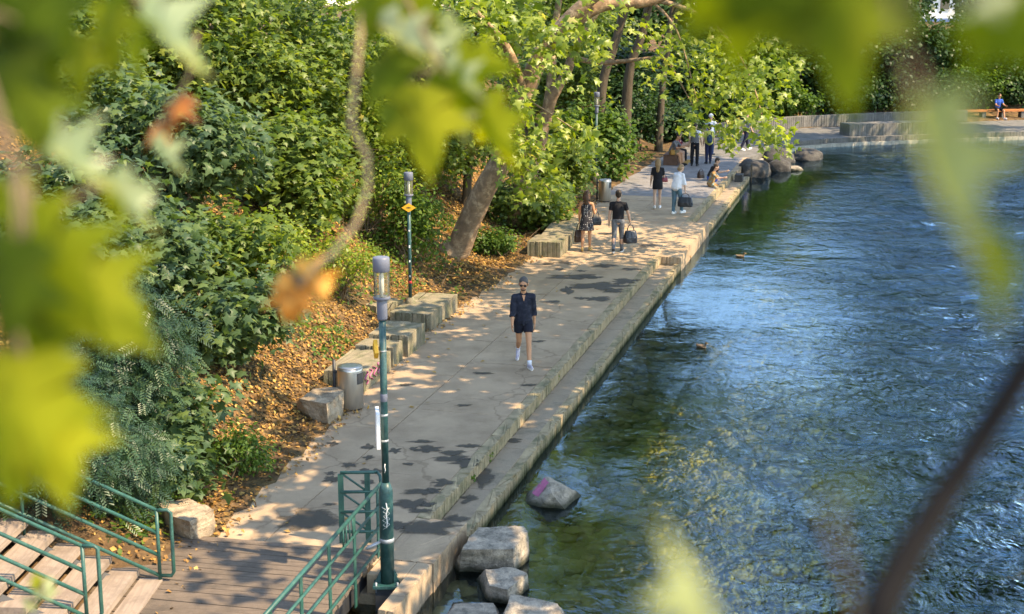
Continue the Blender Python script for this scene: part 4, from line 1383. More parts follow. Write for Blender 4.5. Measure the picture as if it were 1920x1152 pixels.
for (px, py, rd, n_, lf, mt, sz, sd, lab) in [
    (60, 120, (2.4, 1.8, 1.9), 420, 'maple', 'maple_blue', 0.22, 140, 'maple sapling in the top corner farthest from the path'),
    (250, 110, (2.6, 2.0, 2.2), 560, 'maple', 'maple', 0.22, 141, 'green maple sapling behind the pale folded leaf'),
    (420, 80, (2.6, 2.0, 2.3), 620, 'maple', 'maple_blue', 0.22, 142, 'tall dull green maple at the top between the hanging clusters'),
    (560, 60, (2.6, 2.0, 2.3), 620, 'maple', 'sunny', 0.21, 143, 'tall sunlit maple at the top beside the beige twig'),
    (520, 290, (1.9, 1.4, 1.6), 480, 'maple', 'maple', 0.20, 144, 'bright maple sapling behind the beige twig in the middle of the slope'),
    (420, 555, (1.3, 1.0, 1.0), 280, 'maple', 'maple', 0.19, 145, 'green maple sapling just above the low dull one'),
    (520, 520, (1.0, 0.8, 0.7), 200, 'oval', 'sunny', 0.11, 146, 'loose yellow green undergrowth bush behind the withered orange leaves'),
    (300, 580, (1.3, 1.0, 1.2), 300, 'maple', 'maple_blue', 0.20, 147, 'dull maple sapling between the yew and the big blue green one'),
    (730, 70, (2.4, 1.8, 2.2), 600, 'maple', 'sunny', 0.21, 149, 'sunlit yellow green bush behind the hanging cluster in the top middle'),
    (740, 230, (2.0, 1.5, 1.8), 560, 'maple', 'sunny', 0.18, 150, 'sunny leafy bush between the beige twig and the lamp with the orange sign')]:
    shrub('maple_sapling' if lf == 'maple' else 'low_shrub', lab, onslope(px, py), rd, n_, lf, mt, sz, sd, blobs=12, group=SH, cat='sapling' if lf == 'maple' else 'shrub', spread=0.35 if lf == 'maple' else 0.2)
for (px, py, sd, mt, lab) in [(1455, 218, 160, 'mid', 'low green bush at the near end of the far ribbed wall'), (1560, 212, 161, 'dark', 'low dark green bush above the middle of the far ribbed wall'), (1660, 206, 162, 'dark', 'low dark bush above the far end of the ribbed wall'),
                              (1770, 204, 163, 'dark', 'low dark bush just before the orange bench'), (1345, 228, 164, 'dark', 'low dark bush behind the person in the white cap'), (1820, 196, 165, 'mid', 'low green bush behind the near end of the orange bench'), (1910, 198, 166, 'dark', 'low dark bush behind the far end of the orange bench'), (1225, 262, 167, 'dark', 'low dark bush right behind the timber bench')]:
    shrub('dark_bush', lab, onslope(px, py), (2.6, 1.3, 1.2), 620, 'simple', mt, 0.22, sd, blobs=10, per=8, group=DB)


# ------------------------------------------------------------------ trees
def tree(name, label, trunk, limbs, crown, mat, bark, seed, leaf='simple', size=0.3, extra=None, sides=12, group=None, cat='tree'):
    """trunk: [(point, radius)], limbs: [[(point, radius)..]], crown: [(centre, radii, sprays, per)]; extra: spray centres"""
    rng = np.random.RandomState(seed)
    b = Vector(trunk[0][0])
    t = empty(name, tuple(b))
    def dense(pl):
        pts = [Vector(p) - b for p, r in pl]; rad = [r for p, r in pl]
        op, orr = [], []
        for i in range(len(pts) - 1):
            p0 = pts[max(i - 1, 0)]; p1 = pts[i]; p2 = pts[i + 1]; p3 = pts[min(i + 2, len(pts) - 1)]
            for k in range(6):
                u = k / 6
                q = 0.5 * ((2 * p1) + (p2 - p0) * u + (2 * p0 - 5 * p1 + 4 * p2 - p3) * u * u + (3 * p1 - p0 - 3 * p2 + p3) * u ** 3)
                op.append(q); orr.append((rad[i] + (rad[i + 1] - rad[i]) * u) * (1 + 0.07 * mnoise.noise(q * 1.7)))
        op.append(pts[-1]); orr.append(rad[-1])
        return op, orr
    mb = MB()
    mb.tube(*dense(trunk), sides)
    # uneven bark surface
    off = Vector((seed, seed * 0.3, 0))
    for i, v in enumerate(mb.v):
        q = Vector(v)
        d = mnoise.noise(q * 2.3 + off) * 0.03 + mnoise.noise(q * 6 + off) * 0.012
        mb.v[i] = (q.x + d, q.y + d * 0.6, q.z)
    mb.build('trunk', M[bark], t)
    lm = MB()
    for l in limbs:
        lm.tube(*dense(l), 8)
    if limbs: lm.build('limb', M[bark], t)
    Ps = []
    for (c, rad, n, per, bl) in crown:
        C, O = crown_points(rng, np.array(Vector(c) - b), np.array(rad, dtype=float), bl, n, -0.9)
        Ps.append(sprays(rng, C, O, per, size, 0.55, 0.4, 0.7))
    if extra is not None:
        C, O, per, sz, sp = extra
        C = np.array([list(Vector(c) - b) for c in C]); O = np.array(O, dtype=float)
        Ps.append(sprays(rng, C, O, per, sz, sp, 0.75, 0.75))
    cat_ = [np.concatenate([q[i] for q in Ps]) for i in range(5)]
    link('crown', leaf_mesh('crown', *cat_[:4], leaf, cat_[4]), LM[mat], t)
    tag(t, label, cat, group)
    return t


PT = 'plane trees leaning over the path'
random.seed(21)


def wp(px, py, Y, r): return (W(px, py, Y), r)


tb = W(852, 492, 38.45)
tb.z = float(height(np.array(tb.x), np.array(tb.y)))
# clusters of leaves hanging into view: (px, py, depth, number, spread in px)
cl = [(945, 262, 35.2, 7, 18), (962, 305, 35.2, 7, 16), (985, 345, 35.0, 6, 14), (975, 185, 35.6, 6, 22), (975, 275, 35.5, 9, 30), (1000, 315, 35.3, 10, 32), (1022, 340, 35.0, 8, 22), (1035, 358, 34.8, 3, 12), (985, 240, 36, 8, 34), (960, 215, 36, 6, 28), (1000, 265, 35, 7, 28),
      (1075, 240, 36.5, 8, 34), (1095, 265, 36, 6, 26), (1040, 235, 36, 5, 26), (930, 235, 36.5, 4, 24),
      (880, 40, 36, 12, 44), (930, 25, 36, 12, 44), (985, 40, 36, 12, 44), (1040, 40, 36, 11, 44), (1085, 60, 36.5, 11, 40), (890, 95, 36, 9, 40), (1010, 90, 36, 7, 36), (1100, 100, 37, 7, 36), (1140, 40, 37, 6, 36),
      (830, 60, 36, 9, 44), (940, 130, 36, 4, 28), (1060, 150, 36, 4, 28), (870, 150, 36.5, 5, 32)]
exC, exO = [], []
for (px, py, Y, n, sp) in cl:
    for k in range(n):
        p = W(px + random.gauss(0, sp * 0.75), py + random.gauss(0, sp * 0.6), Y + random.gauss(0, 0.6))
        exC.append(p); exO.append((random.gauss(0.3, 0.6), random.gauss(-0.4, 0.5), random.gauss(-0.35, 0.3)))
trunk = [(tb + Vector((-0.25, 0, -0.7)), 0.5), (tb + Vector((-0.05, 0, 0.05)), 0.42), wp(862, 460, 38.4, 0.345), wp(882, 412, 38.2, 0.315), wp(912, 350, 38.0, 0.30), wp(946, 292, 37.8, 0.285), wp(972, 215, 37.6, 0.265), wp(998, 140, 37.5, 0.245), wp(1028, 82, 37.4, 0.22),
         wp(1085, 20, 37.2, 0.2), wp(1160, -50, 37, 0.17), (Vector((4.2, 36, 9.3)), 0.13), (Vector((6.8, 34.6, 9.9)), 0.09), (Vector((9.2, 33, 10.1)), 0.05)]
limbs = [[wp(985, 180, 37.5, 0.16), wp(950, 90, 37, 0.12), wp(900, 30, 36.5, 0.07), wp(840, -30, 36, 0.04)],
         [wp(1030, 78, 37.4, 0.17), wp(1120, 14, 37.6, 0.17), wp(1200, 4, 37.8, 0.16), wp(1260, -14, 38, 0.14), wp(1400, -80, 38, 0.08)],
         [wp(960, 250, 37.5, 0.05), wp(968, 215, 36.6, 0.04), wp(975, 260, 36, 0.03), wp(1000, 320, 35.4, 0.018), wp(1040, 365, 35, 0.008)],
         [wp(950, 280, 37.4, 0.045), wp(962, 180, 36.6, 0.035), wp(1010, 200, 36.2, 0.025), wp(1080, 245, 36.2, 0.01)],
         [wp(972, 215, 37.5, 0.04), wp(955, 140, 36.8, 0.03), wp(890, 110, 36.4, 0.012)]]
tree('plane_tree', 'leaning plane tree with mottled trunk and sunlit leaves hanging over the path', trunk, limbs,
     [((9.9, 33.0, 10.0), (3.4, 4.5, 1.4), 820, 9, 18), ((2.6, 41.6, 9.9), (4.6, 3.4, 1.5), 330, 9, 12), ((-4.0, 40.5, 10.0), (3.0, 3.0, 1.4), 100, 9, 9)], 'plane', 'bark', 31, 'maple', 0.24, (exC, exO, 8, 0.235, 0.34), 16, PT)  # unseen crown clumps placed to shade the path and darken water reflections

cl2 = [(1250, 130, 41, 7, 34), (1290, 120, 41, 8, 34), (1340, 110, 41, 9, 36), (1300, 165, 41, 7, 32), (1350, 165, 40.5, 9, 34), (1400, 150, 40.5, 10, 36), (1385, 205, 40, 11, 30), (1420, 225, 40, 13, 28), (1445, 250, 39.8, 10, 20),
       (1330, 190, 40.5, 5, 24), (1290, 235, 40, 4, 16), (1375, 255, 39.8, 3, 10), (1360, 235, 40, 4, 18), (1450, 185, 40.5, 8, 28), (1260, 60, 41, 8, 38), (1330, 40, 41, 9, 40), (1400, 70, 41, 9, 40), (1450, 120, 41, 9, 36), (1240, 90, 41, 5, 34), (1465, 262, 39.8, 3, 8)]
ex2, eo2 = [], []
for (px, py, Y, n, sp) in cl2:
    for k in range(n):
        ex2.append(W(px + random.gauss(0, sp * 0.75), py + random.gauss(0, sp * 0.6), Y + random.gauss(0, 0.7)))
        eo2.append((random.gauss(0.3, 0.6), random.gauss(-0.4, 0.5), random.gauss(-0.4, 0.3)))
trunk2 = [(TR(962, 418) + Vector((0, 0, -0.2)), 0.42), wp(968, 395, 44.4, 0.36), wp(985, 345, 44.2, 0.28), wp(1006, 285, 44, 0.24), wp(1022, 225, 43.8, 0.21), wp(1034, 185, 43.6, 0.19), wp(1062, 135, 43.4, 0.15), wp(1088, 75, 43.2, 0.13),
          wp(1120, 20, 43, 0.11), wp(1180, -50, 42.5, 0.1), (Vector((6.0, 43.5, 9.4)), 0.09), (Vector((9.0, 45.0, 9.9)), 0.07), (Vector((12.2, 46.5, 10.1)), 0.04)]
limbs2 = [[wp(1028, 195, 43.7, 0.16), wp(1034, 150, 43.7, 0.15), wp(1036, 90, 43.8, 0.13), wp(1045, 20, 44, 0.10), wp(1060, -60, 44, 0.07)],
          [wp(1075, 108, 43.3, 0.09), wp(1125, 118, 42.6, 0.07), wp(1190, 113, 42, 0.06), wp(1246, 110, 41.6, 0.045), wp(1268, 142, 41.3, 0.025), wp(1300, 200, 40.8, 0.010)],
          [wp(1120, 20, 43, 0.10), wp(1220, 0, 42, 0.08), wp(1330, 40, 41.5, 0.05), wp(1400, 130, 40.8, 0.03), wp(1435, 240, 40, 0.008)],
          [wp(1220, 0, 42, 0.06), wp(1270, 60, 41.5, 0.03), wp(1310, 200, 40.6, 0.008)]]
tree('plane_tree', 'forked plane tree behind the leaning one with branches drooping before the standing pair', trunk2, limbs2, [((12.8, 45.6, 10.2), (3.6, 6.2, 1.5), 1100, 9, 22), ((3.0, 47.5, 10.4), (3.2, 3.2, 1.4), 120, 9, 9)], 'plane', 'bark', 32, 'maple', 0.24, (ex2, eo2, 8, 0.225, 0.32), 12, PT)  # crown above view, pushed out over the river to shade the path

BT = 'trees behind the path'


def bg_tree(label, pxs, Y, r, seed, crown_r=3.2, mat='mid', n=240, top=11.0):
    tr = []
    for i, (px, py) in enumerate(pxs):
        tr.append((W(px, py, Y), r * (1 - 0.08 * i)))
    base = tr[0][0]
    g = float(height(np.array(base.x), np.array(base.y)))
    tr.insert(0, (Vector((base.x - 0.1, base.y, g - 0.2)), r * 1.3))
    last = tr[-1][0]
    d = (last - tr[-2][0]).normalized()
    tip = last + d * 3.0
    tr.append((tip, r * 0.4))
    lb = []
    rg = random.Random(seed)
    for k in range(4):
        q = tr[-2][0].lerp(tip, 0.2 * k)
        e = q + Vector((rg.uniform(-2, 2), rg.uniform(-2, 2), rg.uniform(1, 2.4)))
        lb.append([(q, r * 0.5), ((q + e) / 2 + Vector((0, 0, 0.3)), r * 0.3), (e, r * 0.12)])
    tree('slender_tree', label, tr, lb, [((tip.x, tip.y, tip.z + 0.8), (crown_r, crown_r, 1.9), n, 8, 9)], mat, 'bark_dark', seed, 'simple', 0.34, None, 9, BT)


bg_tree('slender dark trunk rising behind the far end of the forked plane tree', [(1128, 170), (1150, 90), (1168, 30)], 57, 0.2, 41)
bg_tree('second slender dark trunk leaning beside the horizontal limb', [(1178, 150), (1200, 75), (1214, 20)], 59, 0.2, 42)
bg_tree('thin straight trunk among the shrubs above the orange diamond sign', [(878, 320), (886, 260), (889, 215)], 44, 0.12, 43, 2.2, 'sunny', 120)
bg_tree('pale slanting trunk above the raised stone block', [(1662, 165), (1682, 80), (1694, 10)], 86, 0.30, 44, 3.0, 'mid', 200)
bg_tree('thin trunk beside the glimpsed white house', [(1714, 120), (1720, 60), (1724, 5)], 90, 0.14, 45, 2.4, 'dark', 140)
bg_tree('trunk in the shade behind the walker with white shoes', [(1240, 190), (1246, 130), (1255, 60)], 66, 0.16, 46, 3.0, 'dark', 220)


def hill_tree(label, px, py, seed, rad, mat, n, zc, leaf='simple', size=0.34, per=9, Y=None):
    b = TR(px, py)
    if Y:
        b = W(px, py, Y); b.z = float(height(np.array(b.x), np.array(b.y)))
    rng = np.random.RandomState(seed)
    top = b + Vector((rng.normal(0, 0.4), rng.normal(0, 0.4), zc))
    tr = [(b + Vector((0, 0, -0.3)), 0.22), (b.lerp(top, 0.5) + Vector((0.15, 0, 0)), 0.16), (top, 0.07)]
    tree('broadleaf_tree', label, tr, [[(b.lerp(top, 0.55), 0.09), (b.lerp(top, 0.8) + Vector((0.8, -0.5, 0.2)), 0.04)], [(b.lerp(top, 0.6), 0.09), (b.lerp(top, 0.85) + Vector((-0.8, -0.4, 0.2)), 0.04)]],
         [((top.x, top.y, top.z - 0.3), rad, n, per, 14)], mat, 'bark_dark', seed, leaf, size, None, 8, 'trees on the rise behind the far path')


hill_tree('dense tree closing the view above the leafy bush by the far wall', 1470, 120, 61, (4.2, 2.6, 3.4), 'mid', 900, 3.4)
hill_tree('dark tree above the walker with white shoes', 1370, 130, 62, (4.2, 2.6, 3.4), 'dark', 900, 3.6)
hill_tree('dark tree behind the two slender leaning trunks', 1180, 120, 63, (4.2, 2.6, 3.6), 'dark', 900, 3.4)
hill_tree('green tree behind the pale slanting trunk', 1585, 120, 64, (4.4, 2.6, 3.4), 'dark', 950, 3.6)  # shade put into the leaf colour
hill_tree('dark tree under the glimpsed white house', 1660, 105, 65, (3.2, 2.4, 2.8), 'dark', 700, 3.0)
hill_tree('shade-darkened tree above the man in blue', 1830, 100, 66, (4.2, 2.6, 3.8), 'dark', 950, 4.4)  # darker leaves painted in for the shade up here
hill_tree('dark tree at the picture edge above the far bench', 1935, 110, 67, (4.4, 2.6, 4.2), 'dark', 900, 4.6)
hill_tree('tree on the slope between the forked plane and the bushes', 1085, 160, 68, (3.4, 2.4, 3.2), 'maple', 800, 3.2, 'maple', 0.24)

hill_tree('tall leafy tree closing the top corner above the slope', 130, 40, 111, (2.6, 1.8, 2.3), 'maple', 620, 2.0, 'maple', 0.22, Y=36)
hill_tree('tall leafy tree at the top behind the pale folded leaf', 320, 30, 112, (2.6, 1.8, 2.4), 'maple', 620, 2.2, 'maple', 0.22, Y=38)
hill_tree('tall leafy tree at the top behind the dull green maple', 510, 24, 113, (2.8, 1.8, 2.7), 'maple', 620, 2.3, 'maple', 0.22, Y=40)
hill_tree('tall sunlit tree at the top behind the beige twig', 650, 24, 114, (3.0, 1.8, 2.7), 'sunny', 700, 2.7, 'maple', 0.22, Y=42)
hill_tree('tall leafy tree behind the hanging cluster in the top middle', 790, 30, 115, (2.8, 2.0, 2.8), 'maple', 700, 2.8, 'maple', 0.22, Y=45)

# trees on the other bank: unseen, their crowns set out over the river to shade the path
RBT = 'unseen riverside trees with crowns placed to shade the path'
rt = [('first', (11.6, 10.0), (6.9, 18.6, 9.9), (3.9, 6.0, 1.5), 71, 660), ('second', (14.8, 21.0), (8.4, 26.4, 10.0), (3.7, 4.2, 1.5), 72, 470), ('third', (22.5, 54.0), (15.8, 57, 10.2), (3.0, 5.2, 1.6), 73, 420), ('fourth', (34, 65), (22.6, 68.2, 10.8), (4.6, 4.8, 1.9), 74, 560), ('fifth', (41, 76), (30.0, 73.5, 11.5), (5.5, 5.0, 2.0), 75, 620)]
for nm, (tx, ty), c, rad, sd, n in rt:
    c = Vector(c)
    tr = [(Vector((tx, ty, 0.3)), 0.55), (Vector((tx - 0.5, ty, 4.0)), 0.42), (Vector((tx - 1.8, ty, 7.5)), 0.34), (Vector((tx - 1.8, ty, 7.5)).lerp(c, 0.5) + Vector((0, 0, 0.6)), 0.22), (c + Vector((0, 0, -0.2)), 0.12), (c + Vector((-1.6, 1.0, 0.3)), 0.05)]
    lb = [[(Vector((tx - 1.8, ty, 7.5)), 0.2), (c + Vector((1, 1.8, -0.3)), 0.12), (c + Vector((-0.6, 3, 0.3)), 0.04)], [(Vector((tx - 1.8, ty, 7.5)), 0.2), (c + Vector((1, -1.8, -0.3)), 0.12), (c + Vector((-0.6, -3, 0.3)), 0.04)]]
    tree('unseen_shade_tree', nm + ' unseen tree from the bridge on the opposite bank with crown placed for shade', tr, lb, [(c, rad, n, 7, 26)], 'mid', 'bark', sd, 'simple', 0.42, None, 10, RBT)


# ------------------------------------------------------------------ leaf litter, ivy and dead stems
def scatter_ground(n, seed, box, smin, smax, fade=1.4):
    rng = np.random.RandomState(seed)
    x = rng.uniform(box[0], box[1], n); y = rng.uniform(box[2], box[3], n)
    s = edge_dist(x, y)
    keep = (s > smin) & (s < smax) & (rng.uniform(0, 1, n) < np.clip((s - smin) / fade, 0.02, 1))
    x, y, s = x[keep], y[keep], s[keep]
    return rng, x, y, s


def ground_normals(x, y):
    e = 0.1
    zx = (height(x + e, y) - height(x - e, y)) / (2 * e); zy = (height(x, y + e) - height(x, y - e)) / (2 * e)
    n = np.stack([-zx, -zy, np.ones_like(zx)], 1)
    return n / np.linalg.norm(n, axis=1, keepdims=True)


rng, x, y, s = scatter_ground(330000, 81, (-14, 4, 15, 52), -0.35, 8.0, 1.1)
st_ok = ~((y < 17.6) & (x < -4.3))
x, y, s = x[st_ok], y[st_ok], s[st_ok]
dens = 0.55 + 0.45 * np.sin(x * 1.3 + np.sin(y * 0.9) * 1.5) * np.sin(y * 1.1 + 1)
kp = rng.uniform(0, 1, len(x)) < np.clip(dens * 1.3, 0.15, 1) * np.clip(1.45 - s * 0.13, 0.25, 1)
x, y, s = x[kp], y[kp], s[kp]
z = np.where(s < 0, 0.004, np.maximum(height(x, y), -0.01)) + rng.uniform(0.006, 0.035, len(x))
N = ground_normals(x, y) + rng.normal(0, 0.38, (len(x), 3))
T = rng.normal(0, 1, (len(x), 3))
lit = link('fallen_leaves', leaf_mesh('fallen_leaves', np.stack([x, y, z], 1), N, T, rng.uniform(0.03, 0.105, len(x)), 'litter', rng.beta(1.2, 1.9, len(x))), LM['litter'])
tag(lit, 'orange and brown fallen leaves strewn over the bank', 'leaf litter', kind='stuff')
print('LITTER', len(x))

# single leaves blown onto the paving
random.seed(90)
LV, LF_ = TPL['litter']
one = np_mesh('fallen_leaf', LV, LF_, tint=np.full(len(LV), 0.75)); one.materials.append(LM['litter'])
for i in range(70):
    a = random.uniform(-1, 30); n_ = -3.5 + abs(random.gauss(0, 1.2))
    if n_ > -0.3: continue
    p = P(a, n_, 0.008)
    o = link('fallen_leaf', one, None, lit, tuple(p)); o.scale = (0.11,) * 3
    o.rotation_euler = (random.uniform(-.3, .3), random.uniform(-.3, .3), random.uniform(0, 6.3))

gc = []
rng = np.random.RandomState(83)
PATCH = [(600, 650, 0.6, 150), (640, 640, 0.4, 90), (520, 600, 0.7, 110), (820, 500, 0.6, 120), (950, 430, 0.7, 260), (760, 540, 0.6, 110), (880, 560, 0.5, 90), (1000, 400, 1.0, 420), (330, 930, 0.45, 200), (250, 985, 0.5, 280),
         (470, 560, 1.0, 420), (690, 560, 0.7, 140), (600, 520, 0.9, 200), (350, 560, 1.2, 420), (720, 480, 1.0, 420), (850, 430, 1.0, 420), (480, 480, 1.2, 360), (730, 380, 1.3, 420), (770, 300, 1.4, 420), (560, 330, 1.4, 360), (250, 250, 1.5, 300), (500, 100, 1.5, 420), (720, 150, 1.6, 420), (860, 250, 1.6, 420), (1090, 370, 0.9, 260), (1160, 330, 1.0, 320), (1210, 300, 0.8, 320)]
for (px, py, r, n) in PATCH:
    c = TR(px, py)
    xx = c.x + rng.normal(0, r * 0.55, n); yy = c.y + rng.normal(0, r * 0.75, n)
    gc.append(np.stack([xx, yy], 1))
gc = np.concatenate(gc)
gc = gc[edge_dist(gc[:, 0], gc[:, 1]) > 0.25]
zz = height(gc[:, 0], gc[:, 1]) + rng.uniform(0.04, 0.28, len(gc))
N = ground_normals(gc[:, 0], gc[:, 1]) + rng.normal(0, 0.5, (len(gc), 3))
T = rng.normal(0, 1, (len(gc), 3)); T[:, 2] -= 0.4
gco = link('ground_cover', leaf_mesh('ground_cover', np.column_stack([gc, zz]), N, T, rng.uniform(0.07, 0.15, len(gc)), 'oval', np.clip(rng.normal(0.5, 0.25, len(gc)), 0, 1)), LM['mid'])
tag(gco, 'low ivy and seedlings creeping over the bank', 'ground cover', kind='stuff')

ds = MB()
rng = np.random.RandomState(84)
for i in range(420):
    px = rng.uniform(200, 1000); py = rng.uniform(120, 640)
    if i % 3 == 0: px, py = rng.uniform(560, 720), rng.uniform(20, 520)
    c = TR(px, py)
    if edge_dist(np.array(c.x), np.array(c.y)) < 0.5: continue
    d = Vector((rng.normal(0, 0.6), rng.normal(-0.3, 0.4), rng.uniform(0.2, 1.0)))
    L_ = rng.uniform(0.5, 1.6)
    p1 = c + d * L_ * 0.5 + Vector(rng.normal(0, 0.1, 3)); p2 = c + d * L_ + Vector((rng.normal(0, 0.3), 0, -0.25 * L_))
    ds.tube([c, p1, p2], [0.011, 0.008, 0.004], 4, caps=False)
dso = ds.build('dead_stems', M['twig'])
tag(dso, 'tangle of dry brown stems and twigs on the slope', 'dead stems', kind='stuff')

# tufts growing in the ledge joint
random.seed(91)
for (px, py, z, lab) in ((882, 905, -0.2, 'small green weed growing in the ledge joint nearest the rocks'), (915, 863, -0.2, 'small green weed growing farther along the ledge joint'), (1040, 715, -0.2, 'tiny weed in the kerb joint near the walking man')):
    rng = np.random.RandomState(int(px))
    n = 26
    C = np.array(rng.normal(0, 0.05, (n, 3))); C[:, 2] = np.abs(C[:, 2]) + 0.02
    T = rng.normal(0, 1, (n, 3)); T[:, 2] = 0.7
    o = link('weed', leaf_mesh('weed', C, rng.normal(0, 1, (n, 3)) + np.array([0, 0, 1]), T, rng.uniform(0.05, 0.1, n), 'oval', rng.uniform(0.3, 1, n)), LM['mid'], None, tuple(G(px, py, z)))
    tag(o, lab, 'weed', 'weeds in the kerb joints')


# ------------------------------------------------------------------ people
TMP = bpy.data.scenes.new('tmp')


def remesh(mb, name, voxel, mat, parent=None, smooth=2, noise_amp=0.0, nscale=14.0, seed=0):
    me0 = mb.mesh('tmp')
    o = bpy.data.objects.new('tmp', me0); TMP.collection.objects.link(o)
    md = o.modifiers.new('r', 'REMESH'); md.mode = 'VOXEL'; md.voxel_size = voxel; md.use_smooth_shade = True
    if smooth:
        ms = o.modifiers.new('s', 'SMOOTH'); ms.factor = 0.5; ms.iterations = smooth
    TMP.view_layers[0].update(); dg = TMP.view_layers[0].depsgraph
    me = bpy.data.meshes.new_from_object(o.evaluated_get(dg))
    bpy.data.objects.remove(o); bpy.data.meshes.remove(me0)
    me.name = name
    if noise_amp:
        nv = len(me.vertices)
        co = np.empty(nv * 3, dtype=np.float32); no = np.empty(nv * 3, dtype=np.float32)
        me.vertices.foreach_get('co', co); me.vertices.foreach_get('normal', no)
        co = co.reshape(-1, 3); no = no.reshape(-1, 3)
        amp = np.empty(nv, dtype=np.float32)
        for i_, c_ in enumerate(co.tolist()):
            qx, qy, qz = c_[0] * nscale + seed, c_[1] * nscale + seed * 2.0, c_[2] * nscale
            amp[i_] = mnoise.noise((qx, qy, qz * 0.55)) * noise_amp + mnoise.noise((qx * 2.4, qy * 2.4, qz * 2.4)) * noise_amp * 0.4
        me.vertices.foreach_set('co', np.ascontiguousarray(co + no * amp[:, None]).ravel())
        me.update()
    me.polygons.foreach_set('use_smooth', np.ones(len(me.polygons), dtype=bool))
    me.materials.clear(); me.materials.append(mat)
    ob = bpy.data.objects.new(name, me); COL.objects.link(ob)
    if parent is not None: ob.parent = parent
    return ob


def cone(mb, p0, r0, p1, r1, n=12, sx=1.0, axis=None, caps=True):
    """tapered limb with rounded ends"""
    p0, p1 = Vector(p0), Vector(p1)
    d = (p1 - p0)
    L = d.length or 1e-4
    t = d / L
    pts, rad = [], []
    if caps:
        for a in (80, 55, 30): pts.append(p0 - t * r0 * math.sin(R(a))); rad.append(r0 * math.cos(R(a)))
    pts += [p0, p0.lerp(p1, 0.5), p1]; rad += [r0, (r0 + r1) / 2, r1]
    if caps:
        for a in (30, 55, 80): pts.append(p1 + t * r1 * math.sin(R(a))); rad.append(r1 * math.cos(R(a)))
    mb.tube(pts, rad, n, True, True, axis, sx)


CM = {}


def cloth(key, col, rough=0.85, var=0.12, scale=16.0, hue=None):
    if key not in CM:
        CM[key] = mk(key, col, rough, var, scale, 0.002, 45, 0.2, hue=hue)
    return CM[key]


skin_a = mk('skin_tan', (0.54, 0.25, 0.13), 0.55, 0.08, 12, 0, 10, 0.35)
skin_b = mk('skin_fair', (0.56, 0.33, 0.23), 0.55, 0.08, 12, 0, 10, 0.35)
hair_dark = mk('hair_dark', (0.028, 0.019, 0.014), 0.6, 0.4, 40, 0.004, 90, 0.3)
hair_grey = mk('hair_greying', (0.075, 0.065, 0.056), 0.6, 0.4, 50, 0.004, 90, 0.3)
hair_brown = mk('hair_brown', (0.085, 0.042, 0.024), 0.55, 0.35, 30, 0.004, 80, 0.35)
hair_blond = mk('hair_blond', (0.25, 0.15, 0.07), 0.55, 0.35, 30, 0.004, 80, 0.35)
eye_m = mk('eye_dark', (0.02, 0.015, 0.012), 0.2, 0.1, 10, 0, 10, 0.5)
lip_m = mk('lips', (0.38, 0.14, 0.11), 0.5, 0.1, 10, 0, 10, 0.35)


def dots_mat():
    m, nt, p, out = base_mat('dotted_dress')
    L = nt.links.new
    tc = nd(nt, 'ShaderNodeTexCoord')
    v = nd(nt, 'ShaderNodeTexVoronoi'); v.inputs['Scale'].default_value = 19; v.inputs['Randomness'].default_value = 0.35
    L(tc.outputs['Object'], v.inputs['Vector'])
    r = ramp(nt, [(0.0, (0.6, 0.57, 0.53)), (0.20, (0.6, 0.57, 0.53)), (0.27, (0.022, 0.02, 0.026)), (1, (0.022, 0.02, 0.026))])
    L(v.outputs['Distance'], r.inputs[0]); L(r.outputs[0], p.inputs['Base Color'])
    p.inputs['Roughness'].default_value = 0.85
    return m


FIG = {}


